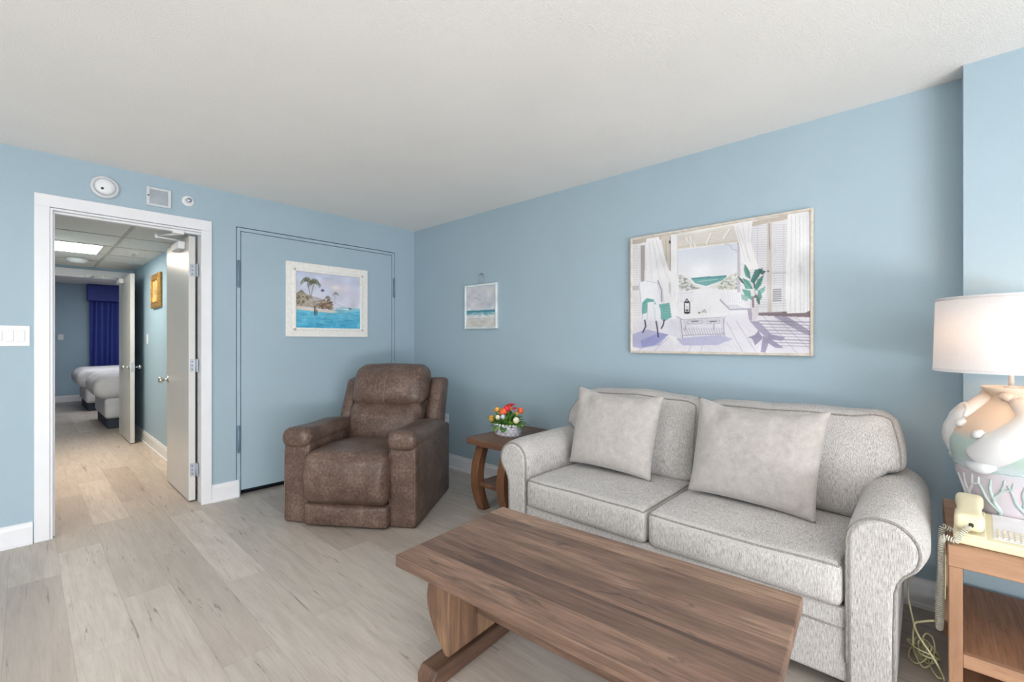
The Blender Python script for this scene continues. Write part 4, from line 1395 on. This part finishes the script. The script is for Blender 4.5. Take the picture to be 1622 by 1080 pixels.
# ------------------------------------------------------------------ side table behind the far sofa arm
st = thing('side_table', 'dark brown side table with curved legs beside the far sofa arm', 'side table', (2.52, 2.21, 0))
b = bmesh.new()
ty0, ty1, tx0, tx1 = 2.045, 2.492, 2.20, 2.835
top = [(tx0+.02, ty1), (tx1, ty1), (tx1, ty0), (tx0+.02, ty0)]
front = []
for k in range(0, 13):
    u = k/12
    y = ty0+.02+(ty1-ty0-.04)*u
    front.append((tx0-.012*math.sin(PI*u), y))
prism(b, top+front, .500, .545, 'XY', .006, 2)
mesh('tabletop', b, M['sidewood'], st)
for (fx, fy) in ((1, 1), (1, -1), (-1, 1), (-1, -1)):
    y0 = ty1-.097 if fy > 0 else ty0+.085
    y1 = y0+.072
    o1, o2 = [], []
    for k in range(17):
        f = k/16
        z = .500*f
        bow = math.sin(PI*(f*.92+.04))
        xx = (tx0+.108-.078*bow) if fx > 0 else (tx1-.115+.085*bow)
        o1.append((xx, z)); o2.append((xx+(.07 if fx > 0 else -.07), z))
    b = bmesh.new(); prism(b, o1+list(reversed(o2)), y0, y1, 'XZ', .005, 2)
    mesh('leg', b, M['sideleg'], st)
b = bmesh.new(); box(b, tx0+.055, tx1-.06, ty0+.09, ty1-.06, .190, .218, .004, 1); mesh('shelf', b, M['sidewood'], st)

# basket of flowers
fb = thing('flower_basket', 'small white scale-patterned basket of bright artificial flowers', 'flower basket', (2.455, 2.300, .545))
b = bmesh.new()
lathe(b, [(.0, 0), (.088, 0), (.097, .02), (.103, .055), (.106, .085), (.100, .083), (.094, .05), (.0, .045)], (0, 0, 0), 40, uv=.085, sx=.80, sy=1.18)
for k in range(26):
    a = 2*PI*k/26
    lathe(b, [(.0, -.012), (.012, -.006), (.013, .004), (.0, .012)], (.104*.80*math.cos(a), .104*1.18*math.sin(a), .084), 8)
mesh('basket', b, M['basket'], fb, local=True)
def leaf(bm, p, d, ln, w, droop, mi):
    d = Vector(d).normalized(); side = d.cross(Vector((0, 0, 1)))
    if side.length < .1: side = Vector((1, 0, 0))
    side.normalize(); upv = side.cross(d)
    prev = None
    for k in range(7):
        f = k/6
        c = Vector(p)+d*ln*f+Vector((0, 0, -droop*f*f))
        ww = w*math.sin(PI*min(1, f*.92+.06))**.8
        row = [bm.verts.new(c-side*ww+upv*ww*.25), bm.verts.new(c), bm.verts.new(c+side*ww+upv*ww*.25)]
        if prev:
            for i in range(2):
                fc = bm.faces.new((prev[i], prev[i+1], row[i+1], row[i])); fc.smooth = True; fc.material_index = mi
        prev = row
b = bmesh.new()
rg = random.Random(5)
for k in range(230):
    a = rg.uniform(0, 2*PI); e = rg.uniform(-.05, 1.35)
    d = (math.cos(a)*math.cos(e)*.8, math.sin(a)*math.cos(e)*1.15, math.sin(e))
    p = (math.cos(a)*.045*rg.random(), math.sin(a)*.07*rg.random(), .075+.03*rg.random())
    leaf(b, p, d, rg.uniform(.07, .125)*(1.0-.05*e), rg.uniform(.013, .021), .02, 0 if rg.random() < .62 else 1)
leaf(b, (-.02, .10, .115), (-.1, 1, .05), .13, .020, .015, 1); leaf(b, (-.03, -.10, .10), (-.2, -1, .0), .09, .018, .03, 0)
leaf(b, (-.07, .03, .085), (-.5, .2, -.8), .06, .028, .0, 1); leaf(b, (-.07, -.03, .085), (-.5, -.2, -.8), .055, .026, .0, 0)
o = mesh('foliage', b, [M['leaf'], M['leaf_light']], fb, local=True, fix=False)
md = o.modifiers.new('thick', 'SOLIDIFY'); md.thickness = .0012
def flower(pos, r, mat, kind):
    b = bmesh.new()
    if kind == 'bud':
        lathe(b, [(0, -r), (r*.7, -r*.7), (r, 0), (r*.75, r*.7), (r*.3, r), (0, r*.9)], pos, 14)
    else:
        for ring, (n, rr, tl) in enumerate(((7, r, .2), (6, r*.75, .55), (4, r*.45, .9))):
            for k in range(n):
                a = 2*PI*k/n+ring*.5
                d = Vector((math.cos(a)*(1-tl*.6), math.sin(a)*(1-tl*.6), .25+tl))
                leaf(b, pos, d, rr, rr*.42, rr*.2, 0)
        lathe(b, [(0, -r*.3), (r*.3, 0), (0, r*.35)], pos, 8)
    o = mesh('flower', b, mat, fb, local=True, fix=False)
    if kind != 'bud':
        md = o.modifiers.new('thick', 'SOLIDIFY'); md.thickness = .001
for (p, r, m, k) in (((-.01, -.045, .225), .040, 'fl_red', 'rose'), ((-.055, -.005, .180), .030, 'fl_orange', 'bud'), ((-.03, -.020, .205), .026, 'fl_red', 'bud'), ((-.02, -.085, .205), .030, 'fl_red', 'rose'),
                     ((-.03, .105, .175), .028, 'fl_amber', 'rose'), ((-.065, .105, .120), .025, 'fl_amber', 'bud'), ((-.03, -.115, .175), .027, 'fl_amber', 'rose'), ((-.05, .06, .190), .020, 'fl_amber', 'bud'),
                     ((-.050, -.130, .132), .024, 'fl_cream', 'bud'), ((-.085, .02, .140), .020, 'fl_cream', 'bud'), ((.04, .03, .195), .026, 'fl_amber', 'bud'),
                     ((-.085, -.030, .150), .019, 'stone', 'bud'), ((.03, -.10, .19), .024, 'fl_orange', 'bud')):
    flower(p, r, M[m], k)

# ------------------------------------------------------------------ end table at the right
et = thing('end_table', 'square oak end table under the lamp and telephone', 'end table', (2.39, -.36, 0))
ex0, ex1, ey0, ey1, etz = 2.09, 2.700, -.66, -.055, .570
b = bmesh.new(); box(b, ex0, ex1, ey0, ey1, etz-.070, etz, .003, 1); mesh('tabletop', b, M['endwood'], et)
for (x0, y1) in ((ex0+.004, ey1-.002), (ex1-.054, ey1-.002), (ex0+.004, ey0+.036), (ex1-.054, ey0+.036)):
    b = bmesh.new(); box(b, x0, x0+.05, y1-.034, y1, 0, etz-.070, .002, 1); mesh('leg', b, M['endpost'], et)
b = bmesh.new(); box(b, ex0+.008, ex1-.004, ey0+.006, ey1-.038, .180, .218, .002, 1); mesh('shelf', b, M['endshelf'], et)
b = bmesh.new(); box(b, ex0+.010, ex1-.006, ey0+.007, ey1-.039, .035, .070, .002, 1); mesh('shelf', b, M['endshelf'], et)
b = bmesh.new(); box(b, ex0+.004, ex0+.030, ey0+.036, ey1-.036, .175, .2185, .002, 1); mesh('rail', b, M['endwood'], et)

# ------------------------------------------------------------------ table lamp
lx, ly = 2.452, -.232
lamp = thing('table_lamp', 'large ceramic lamp with raised egrets and a white drum shade', 'lamp', (lx, ly, etz))
b = bmesh.new()
vp = [(0, 0), (.098, 0), (.104, .006), (.108, .03), (.120, .085), (.136, .150), (.148, .205), (.152, .225), (.162, .262), (.166, .305), (.160, .350), (.140, .392), (.110, .425), (.080, .450), (.058, .466), (.053, .476), (.062, .490), (.079, .503), (.080, .509), (.074, .512), (.050, .508), (0, .505)]
lathe(b, vp, (0, 0, 0), 64)
vase = mesh('body', b, M['vase'], lamp, local=True)
def vr(z):
    for (r0, z0), (r1, z1) in zip(vp[:-1], vp[1:]):
        if z0 <= z <= z1 and z1 > z0: return r0+(r1-r0)*(z-z0)/(z1-z0)
    return .05
# outward angle that faces the photograph
A0 = math.atan2(0-ly, 0-lx)
def on(a, z, out=0.0):
    r = vr(z)+out
    return Vector((r*math.cos(A0+a), r*math.sin(A0+a), z))
def catmull(P, n):
    out = []
    for i in range(len(P)-1):
        p0 = P[max(0, i-1)]; p1 = P[i]; p2 = P[i+1]; p3 = P[min(len(P)-1, i+2)]
        for k in range(n):
            t_ = k/n
            out.append(tuple(.5*((2*b_)+(-a_+c_)*t_+(2*a_-5*b_+4*c_-d_)*t_*t_+(-a_+3*b_-3*c_+d_)*t_**3) for a_, b_, c_, d_ in zip(p0, p1, p2, p3)))
    out.append(P[-1])
    return out
def relief(keys, seg=12, n=6, flat=1.0):
    """keys: (angle, z, out, radius)"""
    c = catmull(keys, n)
    b = bmesh.new()
    tube(b, [on(a, z, o) for a, z, o, r in c], [r for a, z, o, r in c], seg, flat=flat)
    return b
for sgn, off in ((1, 0.0), (1, -1.55), (1, 1.55), (1, 3.1)):
    # egret: breast low on the vase, neck sweeping up and curling under the rim
    b = relief([(-.78+off, .236, -.014, .012), (-.66+off, .258, -.030, .046), (-.36+off, .285, -.040, .062), (-.02+off, .325, -.040, .062), (.24+off, .372, -.026, .048), (.36+off, .415, -.012, .034), (.28+off, .452, .0, .026), (.05+off, .474, .008, .020), (-.25+off, .482, .008, .016), (-.50+off, .476, .008, .005)], 16)
    e = mesh('egret', b, M['bird'], vase, local=True)
    b = relief([(-.78+off, .236, .0, .006), (-.62+off, .228, .004, .020), (-.40+off, .230, .006, .022), (-.22+off, .238, .0, .008)])
    mesh('tail', b, M['bird'], e, local=True)
b = relief([(-1.56, .235, -.016, .010), (-1.58, .27, -.016, .026), (-1.54, .33, -.014, .030), (-1.46, .385, -.004, .028), (-1.30, .425, .010, .024), (-1.10, .425, .010, .016), (-.98, .395, .004, .006)])
mesh('egret', b, M['bird'], vase, local=True)
for a, z in ((-.98, .372), (-.52, .345)):
    b = relief([(a-.10, z-.012, 0, .005), (a, z, .006, .014), (a+.09, z+.014, .004, .007)]); mesh('egret_head', b, M['bird'], vase, local=True)
# coral branches round the lower half
cr = random.Random(11)
for i, (a0, mat) in enumerate(((-.30, 'coral'), (.28, 'coral'), (-.92, 'coral_white'), (.95, 'coral'), (1.7, 'coral'), (2.6, 'coral'), (-1.8, 'coral'), (-2.5, 'coral_white'))):
    b = relief([(a0, .03, -.003, .006), (a0+.08, .075, -.001, .0068), (a0-.04, .115, -.001, .0062), (a0+.12, .150, -.001, .005), (a0+.20, .195, .0, .003)], 8)
    for st_ in ([(a0+.08, .075, 0, .007), (a0-.16, .110, 0, .006), (a0-.26, .150, 0, .0045), (a0-.34, .178, 0, .003)], [(a0-.02, .115, 0, .006), (a0-.08, .150, 0, .005), (a0-.04, .190, 0, .003)], [(a0+.12, .155, 0, .005), (a0+.30, .165, 0, .004), (a0+.34, .19, 0, .003)]):
        join(b, relief(st_, 8))
    mesh('coral_branch', b, M[mat], vase, local=True)
# horizon ridge between the two halves
b = bmesh.new(); tube(b, [on(k*2*PI/60, .218+.004*math.sin(k*1.3), -.002) for k in range(60)], .005, 6, True); mesh('ridge', b, M['coral'], vase, local=True)
b = bmesh.new(); tube(b, [(0, 0, .505), (0, 0, .66)], .0075, 12); tube(b, [(-.028, 0, .574), (-.016, 0, .568), (.016, 0, .568), (.028, 0, .574)], .004, 8); tube(b, [(.028, 0, .574), (.055, 0, .66), (.055, 0, .74), (.012, 0, .812)], .0022, 6); tube(b, [(-.028, 0, .574), (-.055, 0, .66), (-.055, 0, .74), (-.012, 0, .812)], .0022, 6); lathe(b, [(.02, .505), (.02, .512), (.009, .518)], (0, 0, 0), 16)
mesh('rod', b, M['rod'], lamp, local=True)
sz0, sz1, sr0, sr1 = .566, .843, .211, .204
b = bmesh.new()
lathe(b, [(sr0, sz0), (sr0-(sr0-sr1)*.5, (sz0+sz1)/2), (sr1, sz1), (sr1-.0025, sz1), (sr0-.0025, sz0), (sr0, sz0)], (0, 0, 0), 72)
shade = mesh('shade', b, M['shade'], lamp, local=True)
for (r, z) in ((sr0, sz0), (sr1, sz1)):
    b = bmesh.new(); lathe(b, [(r+.0012, z-.001), (r+.0012, z+(.010 if z < .7 else -.010)), (r-.003, z+(.010 if z < .7 else -.010)), (r-.003, z-.001), (r+.0012, z-.001)], (0, 0, 0), 72)
    mesh('shade_trim', b, M['shade'], shade, local=True)
b = bmesh.new()
for k in range(3):
    a = A0+k*2*PI/3+.4
    tube(b, [(0.012*math.cos(a), 0.012*math.sin(a), .815), (sr1*.985*math.cos(a), sr1*.985*math.sin(a), .836)], .0022, 6)
lathe(b, [(.004, .812), (.020, .812), (.020, .818), (.004, .818)], (0, 0, 0), 18)
mesh('shade_ring', b, M['rod'], shade, local=True)
b = bmesh.new(); lathe(b, [(0, .66), (.014, .66), (.014, .675), (.03, .71), (.03, .735), (.018, .758), (0, .765)], (0, 0, 0), 18)
mesh('bulb', b, emit('warm_bulb', (255, 198, 142), 36.0), lamp, local=True)

# ------------------------------------------------------------------ telephone
ph = thing('telephone', 'cream desk telephone with coiled cord on the oak end table', 'telephone', (2.222, -.186, etz+.0012), math.radians(-3))
C = M['cream']
# local: -x is the front of the phone, +y its left side
def wedge(bm, x0, x1, y0, y1, z0, zf, zb, bev=.006):
    t = bmesh.new()
    bmesh.ops.create_cube(t, size=1.0)
    for v in t.verts:
        x = x0+(v.co.x+.5)*(x1-x0); y = y0+(v.co.y+.5)*(y1-y0)
        z = z0 if v.co.z < 0 else zf+(zb-zf)*(v.co.x+.5)
        v.co = Vector((x, y, z))
    bmesh.ops.bevel(t, geom=list(t.edges), offset=bev, segments=3, profile=.5, affect='EDGES')
    join(bm, t)
b = bmesh.new(); wedge(b, -.105, .115, -.125, .112, .0, .030, .062); body = mesh('base', b, C, ph, local=True)
def ztop(x): return .030+(x+.105)/.22*.032
b = bmesh.new(); wedge(b, -.080, .110, -.118, .018, .025, ztop(-.080)+.002, ztop(.110)+.002, .001); mesh('label_card', b, M['paper'], body, local=True)
b = bmesh.new(); wedge(b, -.098, .112, .034, .106, .02, .036, .066, .004); mesh('cradle', b, C, body, local=True)
for i in range(4):
    for j in range(6):
        x = -.066+i*.017; y = .004-j*.013
        b = bmesh.new(); box(b, x-.006, x+.006, y-.0045, y+.0045, ztop(x)-.002, ztop(x)+.006, .0012, 1)
        mesh('button', b, M['creamlight'], body, local=True)
b = bmesh.new(); wedge(b, -.030, -.023, -.112, -.078, .03, ztop(-.030)+.004, ztop(-.023)+.004, .0008); mesh('message_strip', b, M['red'], body, local=True)
for y in (-.060, -.075):
    b = bmesh.new(); lathe(b, [(.003, 0), (.003, -.003), (0, -.003)], (-.1045, y, .016), 10, axis='X'); mesh('jack', b, M['dark'], body, local=True)
# handset: two broad ends joined by a narrower waist
b = bmesh.new()
def hs(p):
    f = abs(p.x)/.103
    wv = .86+.14*ease((f-.30)/.42)
    zc = .020*ease((f-.45)/.45)
    x = p.x+.004
    return (x, p.y*wv+.074, p.z*(1-.15*(1-f))+.080+(x+.105)*.145+(-zc*.55 if p.z < 0 else 0)-.004)
hb, hm = soft((.106, .036, .021), .017, (18, 6, 3), (0, 0, .003), hs)
hand = mesh('handset', hb, C, ph, local=True)
b = bmesh.new(); box(b, -.106, -.095, .063, .075, .062, .076, .003, 1); mesh('cord_socket', b, M['dark'], hand, local=True)
# coiled cord: from the handset over the table's side, down and back up
def coil(path, r, turns, n=10, wire=.0022):
    P = catmull([tuple(p) for p in path], 14)
    P = [Vector(p) for p in P]
    L_ = [0]
    for i in range(1, len(P)): L_.append(L_[-1]+(P[i]-P[i-1]).length)
    tot = L_[-1]; N = int(turns*n)
    out = []
    j = 0
    for k in range(N+1):
        s = tot*k/N
        while j < len(P)-2 and L_[j+1] < s: j += 1
        f = (s-L_[j])/max(1e-9, L_[j+1]-L_[j])
        c = P[j].lerp(P[j+1], f); t_ = (P[j+1]-P[j]).normalized()
        u = t_.cross(Vector((0.3, 1, .1))).normalized(); w = t_.cross(u)
        a = 2*PI*k/n
        rr = r*min(1, k/(2*n)+.1, (N-k)/(2*n)+.1)
        out.append(c+(u*math.cos(a)+w*math.sin(a))*rr)
    b = bmesh.new(); tube(b, out, wire, 5)
    return b
hx_, hy_ = 2.131, -.110
b = coil([(hx_-.014, hy_, etz+.068), (hx_-.026, hy_+.025, etz+.040), (2.102, -.075, etz+.015), (2.112, -.045, etz+.014), (2.124, -.040, etz-.05), (2.146, -.041, .42), (2.156, -.040, .32), (2.164, -.038, .262), (2.178, -.036, .245), (2.188, -.034, .275), (2.196, -.036, .36), (2.204, -.040, .46), (2.204, -.044, etz+.014), (2.206, -.064, etz+.016), (2.214, -.078, etz+.015)], .0078, 130, wire=.0019)
mesh('coiled_cord', b, M['cord'], ph)

# loose cream wires on the floor behind the end table
b = bmesh.new()
wr = random.Random(21)
pts = []
cx, cy = 2.385, .002
for k in range(190):
    a = k*.23
    rr = .055+.035*math.sin(k*.137)+.012*wr.random()
    pts.append((cx+rr*math.cos(a)*.95+.02*math.sin(k*.05), cy+rr*.48*math.sin(a)+.008*math.sin(k*.21), .006+.075*abs(math.sin(a*.5+k*.031))*(.6+.4*math.sin(k*.09))))
pts = [tuple(p) for p in catmull(pts[::3], 4)]
tube(b, pts, .0028, 6)
tube(b, catmull([pts[-1], (2.33, -.01, .03), (2.27, -.03, .02), (2.30, -.045, .01), (2.42, -.03, .006)], 8), .0028, 6)
tube(b, catmull([(2.178, -.022, .262), (2.20, .010, .235), (2.225, .030, .205), (2.25, .015, .15), (2.26, -.02, .09), (2.27, -.045, .035), (2.29, -.05, .004)], 8), .0035, 6)
tube(b, catmull([(2.225, .030, .205), (2.29, .035, .13), (2.35, .035, .05), (2.38, .03, .01)], 8), .0028, 6)
tube(b, catmull([(2.225, .030, .20), (2.40, .050, .22), (2.60, .055, .20), (2.70, .045, .21), (2.78, .05, .215), (2.835, .06, .22)], 10), .0028, 6)
tube(b, catmull([(2.195, -.051, .50), (2.197, -.0505, .42), (2.20, -.050, .34)], 6), .0028, 6)
setp(at(mesh('loose_wire', b, M['wire']), (cx, cy, 0)), 'tangle of thin cream wire on the floor between sofa and end table', 'wire')

# ------------------------------------------------------------------ light
def area(name, loc, rot, sx, sy, power, col=(1, 1, 1), spread=PI):
    l = bpy.data.lights.new(name, 'AREA'); l.shape = 'RECTANGLE'; l.size = sx; l.size_y = sy
    l.energy = power; l.color = col; l.spread = spread
    o = bpy.data.objects.new(name, l); COL.objects.link(o); o.location = loc; o.rotation_euler = rot
    return o
area('balcony_daylight', ((WX0+WX1)/2, YF-.02, WZ/2), (PI/2, 0, 0), WX1-WX0, WZ, 125, (.95, .975, 1.0))
area('added_ceiling_uplight', ((WX0+WX1)/2, YF-.02, .35), (PI/2+math.radians(50), 0, 0), WX1-WX0, .6, 165, (.95, .975, 1.0))  # unseen uplight added low at the window to brighten the ceiling
area('left_overhead_fill', (-1.7, 1.6, H-.03), (0, 0, 0), 1.2, 1.2, 48, (.97, .985, 1.0))  # unseen overhead fill added to even out the room, no known fixture
area('room_overhead_fill', (.3, .4, H-.03), (0, 0, 0), 1.4, 1.4, 12, (.97, .985, 1.0))  # second added fill overhead, with no real fixture behind it
area('hall_panel_light', (.25, 6.32, HC-.016), (0, 0, 0), .56, .56, 20, (1.0, .87, .68))
area('hall_floor_warm_fill', (.38, 5.9, HC-.02), (0, 0, 0), .5, 2.6, 10, (1.0, .64, .36), 1.25)  # added to warm the hallway floor; not a fitted lamp
area('bedroom_fill', (1.2, 10.4, 2.42), (0, 0, 0), 1.6, 1.6, 40, (.94, .96, 1.0))  # unseen fill added to light the bedroom, no fixture known there

w = bpy.data.worlds.new('sky'); SC.world = w; w.use_nodes = True
bg = w.node_tree.nodes['Background']
sky = w.node_tree.nodes.new('ShaderNodeTexSky')
sky.sky_type = 'HOSEK_WILKIE'; sky.sun_direction = (-.4, -.5, .75); sky.turbidity = 3.0
w.node_tree.links.new(sky.outputs[0], bg.inputs['Color'])
bg.inputs['Strength'].default_value = 0.7

# ------------------------------------------------------------------ camera
cam = bpy.data.cameras.new('camera'); co = bpy.data.objects.new('camera', cam); COL.objects.link(co)
cam.sensor_width = 36; cam.lens = 36*712/1622
cam.clip_start = .05
co.location = (0, 0, 1.25)
co.rotation_euler = (PI/2, 0, -math.radians(47.4))
SC.camera = co

SC.view_settings.view_transform = 'Standard'
SC.view_settings.look = 'None'
SC.view_settings.exposure = -0.10
SC.view_settings.gamma = 1.0
SC.view_settings.use_curve_mapping = False
SC.cycles.use_denoising = True
SC.cycles.max_bounces = 10
SC.cycles.diffuse_bounces = 6
